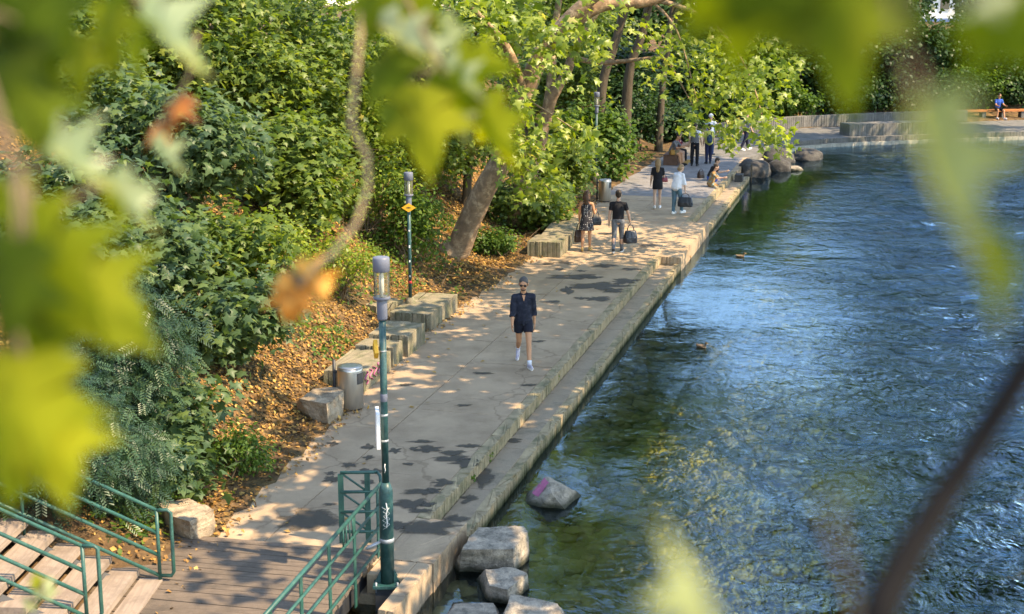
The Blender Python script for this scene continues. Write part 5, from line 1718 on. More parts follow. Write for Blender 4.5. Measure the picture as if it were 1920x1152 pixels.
def person(label, loc, face, H, pose, top=None, bottom=None, shoes=None, hair=('short', hair_dark), skin=skin_a, vox=0.0135, seat=None, build=1.0, sleeve=0.9, female=False, name='person', shades=False, socks=None, group='people on the quay', ground=0.0):
    """face: heading in degrees, 0 looks towards the bridge, 90 looks to the river side. pose angles in degrees.
    legs (hip flex, knee flex, out), arms (swing forward, out, elbow)"""
    k = H / 1.8
    lean = R(pose.get('lean', 0)); side = R(pose.get('tilt', 0))
    sp = Vector((math.sin(side), -math.sin(lean), math.cos(lean) * math.cos(side)))
    pel = Vector((0, 0, 0))
    che = pel + sp * 0.36
    sp2 = Vector((sp.x, sp.y - 0.02 + math.sin(-R(pose.get('stoop', 0))) * 0.5, sp.z)).normalized()
    nec = che + sp2 * 0.20
    hp = R(pose.get('nod', 0)) + lean * 0.6; hy = R(pose.get('turn', 0))
    hd = Vector((0, -math.sin(hp), math.cos(hp)))
    head = nec + hd * 0.182
    fwd = Vector((math.sin(hy) * 1.0, -math.cos(hy) * math.cos(hp), -math.sin(hp))).normalized()
    upv = (hd - fwd * hd.dot(fwd)).normalized(); rgt = fwd.cross(upv)
    fwd, upv, rgt = fwd * 1.1, upv * 1.1, rgt * 1.1
    HM = Matrix((rgt, fwd, upv)).transposed()       # columns: right, forward, up
    sw = (0.165 if female else 0.19) * build; hw = 0.092
    J = {}
    for s, nm in ((1, 'L'), (-1, 'R')):
        hf, kf, out = [R(v) for v in pose['leg' + nm][:3]]
        hip = pel + Vector((s * hw, 0, -0.03))
        d1 = Vector((s * math.sin(out), -math.sin(hf), -math.cos(hf))).normalized()
        knee = hip + d1 * 0.43
        d2 = Vector((s * math.sin(out) * 0.3, -math.sin(hf - kf), -math.cos(hf - kf))).normalized()
        ank = knee + d2 * 0.42
        fp = R(pose['leg' + nm][3]) if len(pose['leg' + nm]) > 3 else 0.0
        ft = Vector((s * 0.14, -math.cos(fp), -math.sin(fp))).normalized()
        J['hip' + nm], J['knee' + nm], J['ank' + nm], J['toe' + nm], J['ft' + nm] = hip, knee, ank, ank + ft * 0.16 + Vector((0, 0, -0.055)), ft
        J['heel' + nm] = ank - ft * 0.045 + Vector((0, 0, -0.05))
        af, ab, el = [R(v) for v in pose['arm' + nm][:3]]
        sh = che + sp2 * 0.105 + Vector((s * sw, 0, 0))
        a1 = Vector((s * math.sin(ab), -math.sin(af) * math.cos(ab), -math.cos(af) * math.cos(ab)))
        elb = sh + a1 * 0.29
        inw = R(pose['arm' + nm][3]) if len(pose['arm' + nm]) > 3 else 0.1
        a2 = Vector((s * math.sin(ab) * 0.6 - s * math.sin(inw) * math.sin(el), -math.sin(af + el), -math.cos(af + el))).normalized()
        wr = elb + a2 * 0.255
        J['sh' + nm], J['elb' + nm], J['wr' + nm], J['a2' + nm] = sh, elb, wr, a2
    low = min(min(J['toe' + n].z, J['heel' + n].z) for n in 'LR') - 0.032
    z0 = -low * k if seat is None else seat + 0.11 * k
    body = MB()
    b = build
    # trunk
    body.ell(pel + Vector((0, 0.005, 0.0)), (0.155 * b, 0.115 * b, 0.13))
    cone(body, pel + sp * 0.02, 0.135 * b, pel + sp * 0.2, 0.118 * b, sx=0.78, axis=(0, 1, 0) if False else None)
    body.ell(pel + sp * 0.2, (0.135 * b, 0.1 * b, 0.14))
    body.ell(che, (0.165 * b, 0.112 * b, 0.17))
    for nm in 'LR': cone(body, nec - sp2 * 0.06, 0.055, J['sh' + nm], 0.052)
    if female:
        for s in (-1, 1): body.ell(che + Vector((s * 0.07, -0.085, 0.0)), (0.06, 0.06, 0.06))
    cone(body, nec - sp2 * 0.07, 0.06, head - hd * 0.05, 0.05)
    # head
    body.ell(head + upv * 0.015 - fwd * 0.008, (0.076, 0.096, 0.105), HM)
    body.ell(head - upv * 0.055 + fwd * 0.02, (0.056, 0.066, 0.065), HM)
    body.ell(head - upv * 0.088 + fwd * 0.05, (0.03, 0.026, 0.024), HM)                                  # chin
    cone(body, head + fwd * 0.088 + upv * 0.012, 0.010, head + fwd * 0.106 - upv * 0.026, 0.0155, 8)      # nose
    body.ell(head + fwd * 0.074 + upv * 0.03, (0.052, 0.018, 0.012), HM)                                 # brow
    for s in (-1, 1):
        body.ell(head + rgt * s * 0.08 - fwd * 0.004 - upv * 0.005, (0.012, 0.02, 0.032), HM, 8, 6)       # ears
    for nm in 'LR':
        s = 1 if nm == 'L' else -1
        lb = b * (0.98 if female else 1.0)
        cone(body, J['hip' + nm], 0.092 * lb, J['knee' + nm], 0.056 * lb)
        kn, an = J['knee' + nm], J['ank' + nm]
        d2 = (an - kn).normalized(); bk = Vector((0, 1, 0)) - d2 * d2.y
        if bk.length > 1e-4: bk.normalize()
        cone(body, kn, 0.054 * lb, kn.lerp(an, 0.35) + bk * 0.016, 0.057 * lb)
        cone(body, kn.lerp(an, 0.35) + bk * 0.016, 0.056 * lb, an, 0.037)
        cone(body, J['heel' + nm], 0.033, J['toe' + nm], 0.028, sx=1.3)
        cone(body, J['toe' + nm], 0.028, J['toe' + nm] + J['ft' + nm] * 0.045, 0.02, sx=1.5)
        cone(body, J['sh' + nm], 0.056 * b, J['elb' + nm], 0.043 * b)
        cone(body, J['elb' + nm], 0.042 * b, J['elb' + nm].lerp(J['wr' + nm], 0.35), 0.043 * b)
        cone(body, J['elb' + nm].lerp(J['wr' + nm], 0.35), 0.043 * b, J['wr' + nm], 0.027)
        # hand: palm facing the thigh, four curled fingers and a thumb at the side
        w, a2 = J['wr' + nm], J['a2' + nm]
        fw = Vector((0, -1, 0)) - a2 * (-a2.y)
        if fw.length < 1e-3: fw = Vector((0, 0, 1))
        fw.normalize()
        inn = a2.cross(fw) * (1 if nm == 'R' else -1)
        if inn.x * s > 0: inn = -inn
        MP = Matrix((inn, fw, a2)).transposed()
        body.ell(w + a2 * 0.05, (0.018, 0.041, 0.052), MP)
        cu = 0.9 if pose.get('grip' + nm) else 0.35
        for f in range(4):
            r0 = w + a2 * 0.088 + fw * (0.030 - 0.0205 * f)
            ln = (0.068, 0.078, 0.072, 0.056)[f]
            m1 = r0 + (a2 * math.cos(cu * 0.6) + inn * math.sin(cu * 0.6)) * ln * 0.5
            m2 = m1 + (a2 * math.cos(cu * 1.9) + inn * math.sin(cu * 1.9)) * ln * 0.5
            cone(body, r0, 0.0098, m1, 0.0092, 7); cone(body, m1, 0.0092, m2, 0.0078, 7)
        t0 = w + a2 * 0.03 + fw * 0.034; t1 = t0 + a2 * 0.034 + fw * 0.026 + inn * 0.012; t2 = t1 + a2 * 0.03 + fw * 0.004 + inn * 0.012
        cone(body, t0, 0.0125, t1, 0.0105, 7); cone(body, t1, 0.0105, t2, 0.0085, 7)
    root = remesh(body, name, vox, skin, None, 2)
    root.location = (loc[0], loc[1], ground + z0); root.rotation_euler = (0, 0, R(face)); root.scale = (k, k, k)
    tag(root, label, 'person', group)
    gi = 0.016
    # --- garments
    if top:
        kind, mat = top[0], top[1]
        hem = top[2] if len(top) > 2 else -0.02
        g = MB(); fl = top[3] if len(top) > 3 else 0.0
        if kind in ('shirt', 'tee', 'blouse', 'dress', 'strap'):
            lo_ = pel + sp * hem if hem > -0.08 else pel + Vector((0, 0, hem))
            g.ell(che, (0.165 * b + gi + fl * 0.3, 0.112 * b + gi + fl * 0.3, 0.168))
            cone(g, che + sp2 * -0.02, 0.155 * b + gi + fl * 0.5, lo_ + Vector((0, 0, 0.05)), 0.15 * b + gi + fl, 20, 0.74, (1, 0, 0), caps=False)
            if hem < -0.04:
                g.ell(pel, (0.155 * b + gi * 1.1 + fl * 0.7, 0.125 * b + gi + fl * 0.7, 0.13))
            if kind == 'strap':
                pass
            else:
                for nm in 'LR': cone(g, nec - sp2 * 0.075, 0.078, J['sh' + nm] - Vector((0.012 if nm == 'L' else -0.012, 0, 0.0)), 0.056 + gi)
                cone(g, nec - sp2 * 0.10, 0.085, nec - sp2 * 0.035, 0.066)
                for nm in 'LR':
                    e = J['elb' + nm]
                    slf = sleeve
                    endp = J['sh' + nm].lerp(e, min(1.0, slf))
                    rr = 0.045 * b + gi + fl * 0.2
                    if slf <= 1:
                        cone(g, J['sh' + nm], 0.050 * b + gi, endp, rr * 0.97, caps=False)
                        g.ell(J['sh' + nm], 0.056 * b + gi)
                    else:
                        g.ell(J['sh' + nm], 0.056 * b + gi)
                        cone(g, J['sh' + nm], 0.051 * b + gi, e, rr)
                        cone(g, e, rr, e.lerp(J['wr' + nm], slf - 1), rr * 1.1, caps=False)
            o = remesh(g, {'shirt': 'shirt', 'tee': 'shirt', 'blouse': 'blouse', 'dress': 'dress', 'strap': 'dress'}[kind], max(vox, 0.0125), mat, root, 2, 0.012 if kind in ('shirt', 'blouse') else 0.006, 11, seed=H * 10)
            if kind == 'shirt':
                # open collar and button placket
                c_ = MB()
                for s in (-1, 1):
                    q = nec - sp2 * 0.045 + Vector((s * 0.05, -0.055, 0))
                    c_.box(q, (0.055, 0.014, 0.085), M=Matrix.Rotation(R(-28 * s), 3, 'Y') @ Matrix.Rotation(R(25), 3, 'X'))
                    c_.box(nec + Vector((s * 0.058, 0.0, -0.022)), (0.016, 0.12, 0.05), M=Matrix.Rotation(R(12 * s), 3, 'Y'))
                c_.box(nec + Vector((0, 0.062, -0.02)), (0.12, 0.016, 0.055))
                c_.build('collar', mat, root)
                pk = MB(); f0 = -(0.112 * b + gi) - 0.004
                pk.box(che + Vector((0.0, f0 - 0.002, -0.1)), (0.035, 0.012, 0.3)); pk.box(pel + Vector((0, f0 - 0.015, 0.02)), (0.035, 0.014, 0.2))
                pk.build('placket', mat, root)
                bt = MB()
                bt.box(che + Vector((0.085, f0 + 0.004, 0.03)), (0.10, 0.016, 0.11)); bt.build('pocket', mat, root)
                # bare chest in the open collar
                sk = MB().add([tuple(nec + Vector((-0.034, -0.088, -0.035))), tuple(nec + Vector((0.034, -0.088, -0.035))), tuple(nec + Vector((0.0, -0.136, -0.155))), tuple(nec + Vector((0.0, -0.06, -0.08)))], [(0, 2, 1), (0, 3, 2), (1, 2, 3), (0, 1, 3)])
                sk.build('neckline', skin, root)
        if kind == 'strap':
            st_ = MB()
            for s in (-1, 1):
                st_.tube([che + Vector((s * 0.085, 0.13, 0.1)), che + sp2 * 0.17 + Vector((s * 0.095, 0.03, 0.03)), che + Vector((s * 0.085, -0.13, 0.1))], 0.008, 6)
            st_.build('strap', mat, root)
    if bottom:
        kind, mat = bottom[0], bottom[1]
        frac = bottom[2] if len(bottom) > 2 else 1.0
        g = MB()
        if kind == 'skirt':
            low_ = bottom[2]
            zs = [0.12, 0.0, -0.15, -low_]
            if seat is None:
                fl = bottom[3] if len(bottom) > 3 else 0.05
                rad = [0.14 * b + gi, 0.165 * b + gi, 0.17 * b + gi + fl * 0.4, 0.165 * b + gi + fl]
                mvx = [pel + Vector((0, 0, q)) for q in zs]
                g.tube(mvx, rad, 22, True, True, (1, 0, 0), 0.8)
                g.ell(pel, (0.155 * b + gi, 0.125 * b + gi, 0.13))
            else:
                g.ell(pel, (0.165 * b + gi, 0.13 * b + gi, 0.13))
                for nm in 'LR':
                    cone(g, J['hip' + nm], 0.1 * b + gi, J['hip' + nm].lerp(J['knee' + nm], 0.75), 0.085 + gi, caps=False)
        else:
            g.ell(pel + Vector((0, 0.005, 0.01)), (0.155 * b + gi * 0.7, 0.117 * b + gi * 0.7, 0.125))
            for nm in 'LR':
                h_, k_, a_ = J['hip' + nm], J['knee' + nm], J['ank' + nm]
                if kind == 'shorts':
                    cone(g, h_, 0.098 * b + gi * 0.6, h_.lerp(k_, frac), 0.088 * b + gi, caps=False)
                    g.ell(h_, 0.098 * b + gi * 0.5)
                else:
                    loose = bottom[2] if len(bottom) > 2 else 0.0
                    cone(g, h_, 0.096 * b + gi * 0.6, k_, 0.062 * b + gi * 0.5 + loose)
                    cone(g, k_, 0.062 * b + gi * 0.5 + loose, k_.lerp(a_, 0.95), 0.045 + gi * 0.4 + loose)
        remesh(g, {'skirt': 'skirt', 'shorts': 'shorts', 'trousers': 'trousers'}[kind], max(vox, 0.0125), mat, root, 2, 0.005, 12, seed=H * 7)
    for nm in 'LR':
        if socks:
            a_ = J['ank' + nm]; k_ = J['knee' + nm]
            g = MB(); cone(g, a_ - (k_ - a_).normalized() * 0.01, 0.043, a_.lerp(k_, 0.17), 0.046, caps=False)
            g.build('sock', socks, root)
        if shoes:
            g = MB(); ft = J['ft' + nm]
            cone(g, J['heel' + nm] + Vector((0, 0, 0.006)), 0.041, J['toe' + nm] + Vector((0, 0, 0.002)), 0.036, sx=1.28)
            cone(g, J['toe' + nm], 0.036, J['toe' + nm] + ft * 0.05, 0.026, sx=1.5)
            if shoes[0] == 'sneaker': cone(g, J['ank' + nm] + Vector((0, 0, -0.02)), 0.046, J['ank' + nm] + Vector((0, 0, 0.004)), 0.045, caps=False)
            sh = remesh(g, 'shoe', 0.012, shoes[1], root, 1)
            so = MB(); up_ = Vector((0, 0, 1))
            mid = (J['heel' + nm] + J['toe' + nm] + ft * 0.04) / 2
            cone(so, J['heel' + nm] + Vector((0, 0, -0.022)), 0.042, J['toe' + nm] + ft * 0.03 + Vector((0, 0, -0.018)), 0.038, 10, 1.2)
            remesh(so, 'sole', 0.013, shoes[2] if len(shoes) > 2 else shoes[1], sh, 1)
    # --- hair and face
    hk, hm = hair[0], hair[1]
    g = MB()
    if hk == 'cap':
        g.ell(head + upv * 0.035 - fwd * 0.01, (0.09, 0.108, 0.09), HM)
        g.box(head + fwd * 0.12 + upv * 0.05, (0.13, 0.10, 0.015), M=HM)
    else:
        g.ell(head + upv * 0.042 - fwd * 0.022, (0.084, 0.098, 0.09), HM)
        g.ell(head - fwd * 0.045 + upv * 0.0, (0.078, 0.062, 0.085), HM)
        if hk == 'long':
            ln = hair[2] if len(hair) > 2 else 0.28
            bkp = head - fwd * 0.075
            cone(g, bkp, 0.085, bkp - upv * 0.12 - fwd * 0.02, 0.085, sx=0.6, axis=(1, 0, 0))
            cone(g, bkp - upv * 0.1 - fwd * 0.015, 0.085, Vector((bkp.x, bkp.y + 0.035, bkp.z)) - Vector((0, 0, ln)), 0.06, sx=0.55, axis=(1, 0, 0))
            for s in (-1, 1): cone(g, head + rgt * s * 0.078 + upv * 0.02 - fwd * 0.02, 0.026, head + rgt * s * 0.075 - upv * 0.14 - fwd * 0.03, 0.026)
        elif hk == 'bun':
            g.ell(head - fwd * 0.11 + upv * 0.05, 0.05)
        elif hk == 'bob':
            g.ell(head - fwd * 0.05 - upv * 0.05, (0.095, 0.075, 0.09), HM)
    remesh(g, 'cap' if hk == 'cap' else 'hair', max(vox * 0.9, 0.008), hm, root, 2, 0.006, 30)
    for s in (-1, 1):
        if shades:
            MB().ell(head + rgt * s * 0.034 + fwd * 0.088 + upv * 0.008, (0.029, 0.012, 0.022), HM, 12, 8).build('sunglass_lens', eye_m, root)
        else:
            MB().ell(head + rgt * s * 0.032 + fwd * 0.082 + upv * 0.008, (0.014, 0.01, 0.009), HM, 8, 6).build('eye', eye_m, root)
    if shades:
        f = MB()
        f.box(head + fwd * 0.096 + upv * 0.016, (0.10, 0.008, 0.008), M=HM)
        for s in (-1, 1): f.box(head + rgt * s * 0.078 + fwd * 0.04 + upv * 0.014, (0.006, 0.1, 0.008), M=HM)
        f.build('sunglass_frame', eye_m, root)
    MB().ell(head + fwd * 0.084 - upv * 0.056, (0.022, 0.008, 0.006), HM, 8, 6).build('mouth', lip_m, root)
    FIG[label] = (root, J, head, HM)
    return root


def jw(root, v):
    """joint position in the world"""
    return Vector(root.location) + Matrix.Rotation(root.rotation_euler.z, 3, 'Z') @ (Vector(v) * root.scale.x)


def bag(label, loc, rz, w, d, h, mat, handle=0.22, cat='bag', soft=0.03, name='handbag', taper=0.8):
    t = empty(name, (loc[0], loc[1], loc[2] - handle - h), rz)
    g = MB()
    n = 16
    prof = []
    for z, s in ((0, 0.86), (0.06, 1.0), (0.45, 1.0), (0.8, (1 + taper) / 2), (1.0, taper)):
        ring = []
        for k in range(n):
            a = 2 * math.pi * k / n
            cx = abs(math.cos(a)) ** 0.55 * math.copysign(1, math.cos(a)); sy = abs(math.sin(a)) ** 0.55 * math.copysign(1, math.sin(a))
            dd = s if z < 0.5 else s * (1 - (z - 0.45) * 0.75)
            ring.append((cx * w / 2 * s, sy * d / 2 * dd, z * h))
        prof.append(ring)
    vs_ = [p for r in prof for p in r]; fs_ = []
    for i in range(len(prof) - 1):
        for k in range(n):
            k2 = (k + 1) % n
            fs_.append((i * n + k, i * n + k2, (i + 1) * n + k2, (i + 1) * n + k))
    g.add(vs_, fs_, True); g.f += [tuple(reversed(range(n))), tuple((len(prof) - 1) * n + k for k in range(n))]; g.s += [False, False]
    remesh(g, 'bag_body', 0.012, mat, t, 2, 0.008, 14, w * 9)
    for s in (-1, 1):
        pts = []
        for q in range(9):
            a = math.pi * q / 8
            pts.append((math.cos(a) * w * 0.26, s * d * 0.12 * (1 - math.sin(a) * 0.9), h * 0.93 + math.sin(a) * (handle + 0.07 * h)))
        MB().tube(pts, 0.009, 6).build('handle', mat, t)
    tag(t, label, cat, 'bags carried along the quay')
    return t


black_c = cloth('black_cloth', (0.014, 0.014, 0.017))
navy = cloth('navy_shirt_cloth', (0.017, 0.020, 0.031), hue=(0.034, 0.038, 0.055), var=0.2, scale=9)
navy2 = cloth('navy_shorts_cloth', (0.013, 0.015, 0.024))
white_c = cloth('white_cloth', (0.66, 0.66, 0.68))
grey_j = cloth('grey_jeans', (0.13, 0.135, 0.145), var=0.25)
teal_j = cloth('faded_blue_jeans', (0.085, 0.17, 0.22), var=0.2)
blue_c = cloth('blue_cloth', (0.02, 0.085, 0.36))
yellow_c = cloth('yellow_cloth', (0.50, 0.47, 0.11))
orange_c = cloth('patterned_orange_cloth', (0.30, 0.16, 0.06), hue=(0.05, 0.3, 0.34), var=0.3, scale=9)
grey_c = cloth('grey_cloth', (0.12, 0.12, 0.125))
leather = mk('black_leather', (0.012, 0.013, 0.018), 0.35, 0.3, 9, 0.002, 40, 0.5)
brown_l = mk('brown_leather', (0.05, 0.028, 0.02), 0.45, 0.3, 9, 0.002, 40, 0.4)
red_l = mk('red_leather', (0.22, 0.015, 0.025), 0.4, 0.2, 9, 0.002, 40, 0.4)
sneak = mk('lilac_white_sneaker', (0.48, 0.44, 0.46), 0.7, 0.4, 30, 0, 10, 0.3, hue=(0.16, 0.13, 0.28))
white_sh = mk('white_shoe', (0.7, 0.68, 0.66), 0.6, 0.1, 20, 0, 10, 0.3)
tan_sh = mk('tan_sandal', (0.5, 0.3, 0.1), 0.6, 0.1, 20, 0, 10, 0.3)
dark_sh = mk('dark_shoe', (0.02, 0.02, 0.022), 0.6, 0.1, 20, 0, 10, 0.3)

m1 = G(981, 684)
man = person('man in navy shirt, short dark shorts and sunglasses walking towards the bridge', m1, 4, 1.84,
             dict(lean=2, legL=(22, 4, 1, -6), legR=(-12, 44, -2, 40), armL=(-12, 7, 14), armR=(10, 8, 16), nod=13, turn=-10),
             ('shirt', navy, -0.10, 0.012), ('shorts', navy2, 0.52), ('sneaker', sneak, white_sh), ('short', hair_grey), skin_a, 0.0085, sleeve=1.42, shades=True, socks=white_c, build=0.93)
# beard of the walking man
_, J, head, HM = FIG[man['label']]
fwd = HM.col[1]; upv = HM.col[2]; rgt = HM.col[0]
bd = MB(); bd.ell(head - upv * 0.083 + fwd * 0.036, (0.05, 0.052, 0.034), HM); bd.ell(head + fwd * 0.086 - upv * 0.042, (0.026, 0.010, 0.006), HM)
remesh(bd, 'beard', 0.006, mk('stubble', (0.11, 0.07, 0.05), 0.8, 0.3, 60, 0, 10, 0.2), man, 1)

p_tee = person('man in black t-shirt and grey jeans seen from behind carrying a black bag', G(1158, 474), 180 - 8, 1.80,
               dict(lean=2, legL=(-14, 20, 1, 22), legR=(16, 6, 1, -4), armL=(-4, 10, 10), armR=(6, 20, 14), gripR=True, nod=4),
               ('tee', black_c, -0.02), ('trousers', grey_j), ('sneaker', dark_sh, white_sh), ('short', hair_dark), skin_b, sleeve=0.62)
p_dot = person('woman in dotted dark strap dress and tan shoes seen from behind', G(1099, 471), 180 - 10, 1.70,
               dict(lean=1, legL=(-4, 8, 1, 14), legR=(8, 4, 1, 8), armL=(2, 10, 20), armR=(10, 14, 85), gripL=True, gripR=True),
               ('strap', dots_mat(), -0.02), ('skirt', dots_mat(), 0.34, 0.06), ('shoe', tan_sh), ('long', hair_brown, 0.24), skin_a, sleeve=0.6, female=True)
p_blk = person('woman with long fair hair in short black dress seen from behind', G(1232, 391), 180 - 6, 1.70,
               dict(lean=2, legL=(-10, 16, 0, 20), legR=(10, 6, 0, 0), armL=(0, 12, 20), armR=(15, 12, 80), gripR=True),
               ('tee', black_c, -0.02), ('skirt', black_c, 0.26, 0.01), ('shoe', white_sh), ('long', hair_blond, 0.34), skin_b, sleeve=0.75, female=True)
p_wht = person('fair haired woman in white blouse and blue jeans leaning towards her black bag', G(1267, 402), 180 - 40, 1.68,
               dict(lean=20, legL=(6, 12, 2, 4), legR=(24, 20, 2, 0), armL=(14, 10, 20), armR=(-4, 16, 4), gripR=True, nod=22, turn=-30),
               ('blouse', white_c, -0.06, 0.035), ('trousers', teal_j, 0.012), ('shoe', white_sh), ('bob', hair_blond), skin_b, sleeve=1.25, female=True)
p_std = person('man in white shirt, grey waistcoat and black trousers standing by the bench', G(1302, 311), 160, 1.80,
               dict(lean=0, legL=(2, 3, 3, 0), legR=(-2, 3, 3, 0), armL=(0, 10, 8), armR=(4, 12, 14), turn=-25),
               ('tee', white_c, -0.02), ('trousers', black_c, 0.015), ('shoe', dark_sh), ('short', hair_dark), skin_b, 0.013, sleeve=0.7)
p_yel = person('woman in yellow top with blue backpack seen from behind', G(1328, 307), 180 + 4, 1.68,
               dict(lean=2, legL=(-4, 4, 1, 4), legR=(6, 4, 1, 0), armL=(2, 10, 12), armR=(-4, 12, 10)),
               ('tee', yellow_c, -0.08, 0.025), ('trousers', cloth('dark_blue_cloth', (0.015, 0.02, 0.05)), 0.01), ('shoe', dark_sh), ('bob', hair_dark), skin_b, 0.013, sleeve=0.85, female=True)
p_far = person('person in white cap and pale shirt standing beyond the yellow top', G(1331, 291), 150, 1.84,
               dict(lean=0, legL=(2, 3, 3, 0), legR=(-2, 3, 3, 0), armL=(10, 12, 40), armR=(4, 12, 30)),
               ('tee', cloth('pale_blue_cloth', (0.42, 0.5, 0.62)), -0.05, 0.02), ('trousers', cloth('denim', (0.03, 0.06, 0.14)), 0.015), ('shoe', dark_sh), ('cap', white_c), skin_b, 0.014, sleeve=0.8)
p_wlk = person('walker in dark trousers and white shoes half hidden by hanging leaves', G(1398, 282), 110, 1.80,
               dict(lean=2, legL=(14, 4, 1, -6), legR=(-14, 14, 1, 20), armL=(-8, 10, 14), armR=(10, 10, 14)),
               ('tee', cloth('lilac_cloth', (0.2, 0.19, 0.3)), -0.03, 0.015), ('trousers', cloth('ink_cloth', (0.014, 0.016, 0.035)), 0.01), ('sneaker', white_sh), ('short', hair_brown), skin_b, 0.014, sleeve=0.8)
bench_l = Matrix.Rotation(QANG, 3, 'Z')


def on_bench(dx, dy): return bc + bench_l @ Vector((dx, dy, 0))


sit = dict(lean=14, legL=(84, 80, 5, 0), legR=(80, 70, 4, 0), armL=(40, 8, 60), armR=(34, 8, 70), nod=10)
person('seated person in grey top at the near end of the timber bench', on_bench(-0.62, -0.02), 62, 1.74, dict(sit, lean=24), ('tee', grey_c, -0.02, 0.015), ('shorts', cloth('khaki', (0.2, 0.15, 0.08)), 0.7), ('shoe', dark_sh), ('short', hair_dark), skin_a, 0.014, seat=0.46, sleeve=0.8)
person('seated woman in red top in the middle of the timber bench', on_bench(-0.05, -0.04), 70, 1.66, dict(sit, lean=16), ('tee', cloth('red_cloth', (0.28, 0.035, 0.04)), -0.02), ('shorts', cloth('sand_cloth', (0.3, 0.2, 0.12)), 0.6), ('shoe', tan_sh), ('bun', hair_dark), skin_b, 0.014, seat=0.46, female=True)
person('seated woman in dark top at the far end of the timber bench', on_bench(0.52, -0.04), 74, 1.68, dict(sit, lean=12), ('tee', cloth('wine_cloth', (0.1, 0.03, 0.05)), -0.02), ('trousers', black_c), ('shoe', tan_sh), ('bob', hair_dark), skin_b, 0.014, seat=0.46, female=True)
# the pair on the quay edge
se1 = P(34.2, -0.12)
person('person in dark top and blue shorts sitting on the kerb above the water', G(1331, 339), 90 - 14, 1.74, dict(lean=22, legL=(72, 96, 4, 10), legR=(64, 84, 6, 14), armL=(40, 10, 60), armR=(52, 10, 50), nod=12), ('tee', cloth('charcoal_cloth', (0.02, 0.02, 0.024)), -0.02, 0.01), ('shorts', cloth('royal_cloth', (0.02, 0.09, 0.30)), 0.75), None, ('short', hair_dark), skin_b, 0.013, seat=0.02, sleeve=0.8)
person('woman in patterned orange wrap sitting on the kerb with bare feet', G(1332, 350), 90 - 20, 1.62, dict(lean=16, legL=(66, 88, 4, 10), legR=(58, 76, 6, 14), armL=(36, 10, 60), armR=(46, 10, 55), nod=16), ('dress', orange_c, -0.08, 0.03), ('skirt', orange_c, 0.3), None, ('bun', hair_dark), skin_b, 0.013, seat=0.02, female=True)
sm_ = G(1872, 224)
person('man in bright blue shirt sitting on the orange bench', sm_ + Vector((0, 0.25, 0)), 10, 1.78, dict(lean=8, legL=(80, 66, 10, 0), legR=(84, 84, 14, 0), armL=(30, 10, 50), armR=(28, 10, 55), nod=6, turn=10), ('tee', blue_c, -0.02), ('shorts', black_c, 0.85), ('sneaker', white_sh), ('short', hair_dark), skin_a, 0.014, seat=0.51, sleeve=0.7)

# waistcoat and backpack
r_, J, hd_, _ = FIG['man in white shirt, grey waistcoat and black trousers standing by the bench']
wc = MB(); wc.ell((0, 0, 0.36), (0.186, 0.134, 0.17)); cone(wc, (0, 0, 0.3), 0.174, (0, 0, 0.05), 0.17, 18, 0.78, (1, 0, 0), caps=False)
remesh(wc, 'waistcoat', 0.013, grey_c, r_, 2)
r_, J, hd_, _ = FIG['woman in yellow top with blue backpack seen from behind']
bpk = empty('backpack', tuple(jw(r_, (0.02, 0.235, 0.02))), r_.rotation_euler.z)
g = MB(); g.ell((0, 0, 0.17), (0.13, 0.075, 0.19)); g.ell((0, 0.03, 0.08), (0.11, 0.065, 0.11))
remesh(g, 'pack_body', 0.013, cloth('slate_blue_cloth', (0.02, 0.05, 0.085)), bpk, 2, 0.006)
for s in (-1, 1):
    MB().tube([(s * 0.08, -0.05, 0.33), (s * 0.1, -0.14, 0.43), (s * 0.1, -0.3, 0.4)], 0.014, 6).build('strap', black_c, bpk)
tag(bpk, 'slate blue backpack on the woman in the yellow top', 'backpack')

# bags in hands
def hand(lab, nm, f=0.105):
    r_, J, h, _ = FIG[lab]
    return jw(r_, J['wr' + nm] + J['a2' + nm] * f)


bag('large black leather bag carried by the man in the black t-shirt', hand(p_tee['label'], 'R') - Vector((0, 0, 0)), 0.3, 0.40, 0.24, 0.36, leather, 0.18)
bag('brown leather bag low beside the dotted dress', hand(p_dot['label'], 'L'), 0.4, 0.30, 0.16, 0.36, brown_l, 0.2)
bag('black handbag on the forearm of the woman in the dotted dress', jw(FIG[p_dot['label']][0], FIG[p_dot['label']][1]['elbR'].lerp(FIG[p_dot['label']][1]['wrR'], 0.6)) + Vector((0.03, 0, 0.02)), 0.2, 0.32, 0.16, 0.25, leather, 0.16)
bag('small red handbag held by the woman in the black dress', jw(FIG[p_blk['label']][0], FIG[p_blk['label']][1]['elbR'].lerp(FIG[p_blk['label']][1]['wrR'], 0.8)) + Vector((0.02, 0, 0.0)), 0.3, 0.24, 0.1, 0.15, red_l, 0.08)
bag('wide black holdall held low by the woman in the white blouse', hand(p_wht['label'], 'R'), -0.2, 0.52, 0.28, 0.32, leather, 0.13)
bc2 = on_bench(-0.9, -0.1)
bag('small ochre bag standing on the near end of the timber bench', Vector((bc2.x, bc2.y, 0.46 + 0.30)), 0.5, 0.24, 0.14, 0.22, mk('ochre_bag', (0.3, 0.14, 0.03), 0.7, 0.2, 9, 0, 10, 0.3), 0.08)
bp2 = G(1321, 334)
bag('brown bag standing on the paving behind the pair on the kerb', Vector((bp2.x - 0.15, bp2.y, 0.36)), 0.5, 0.3, 0.2, 0.28, brown_l, 0.08)


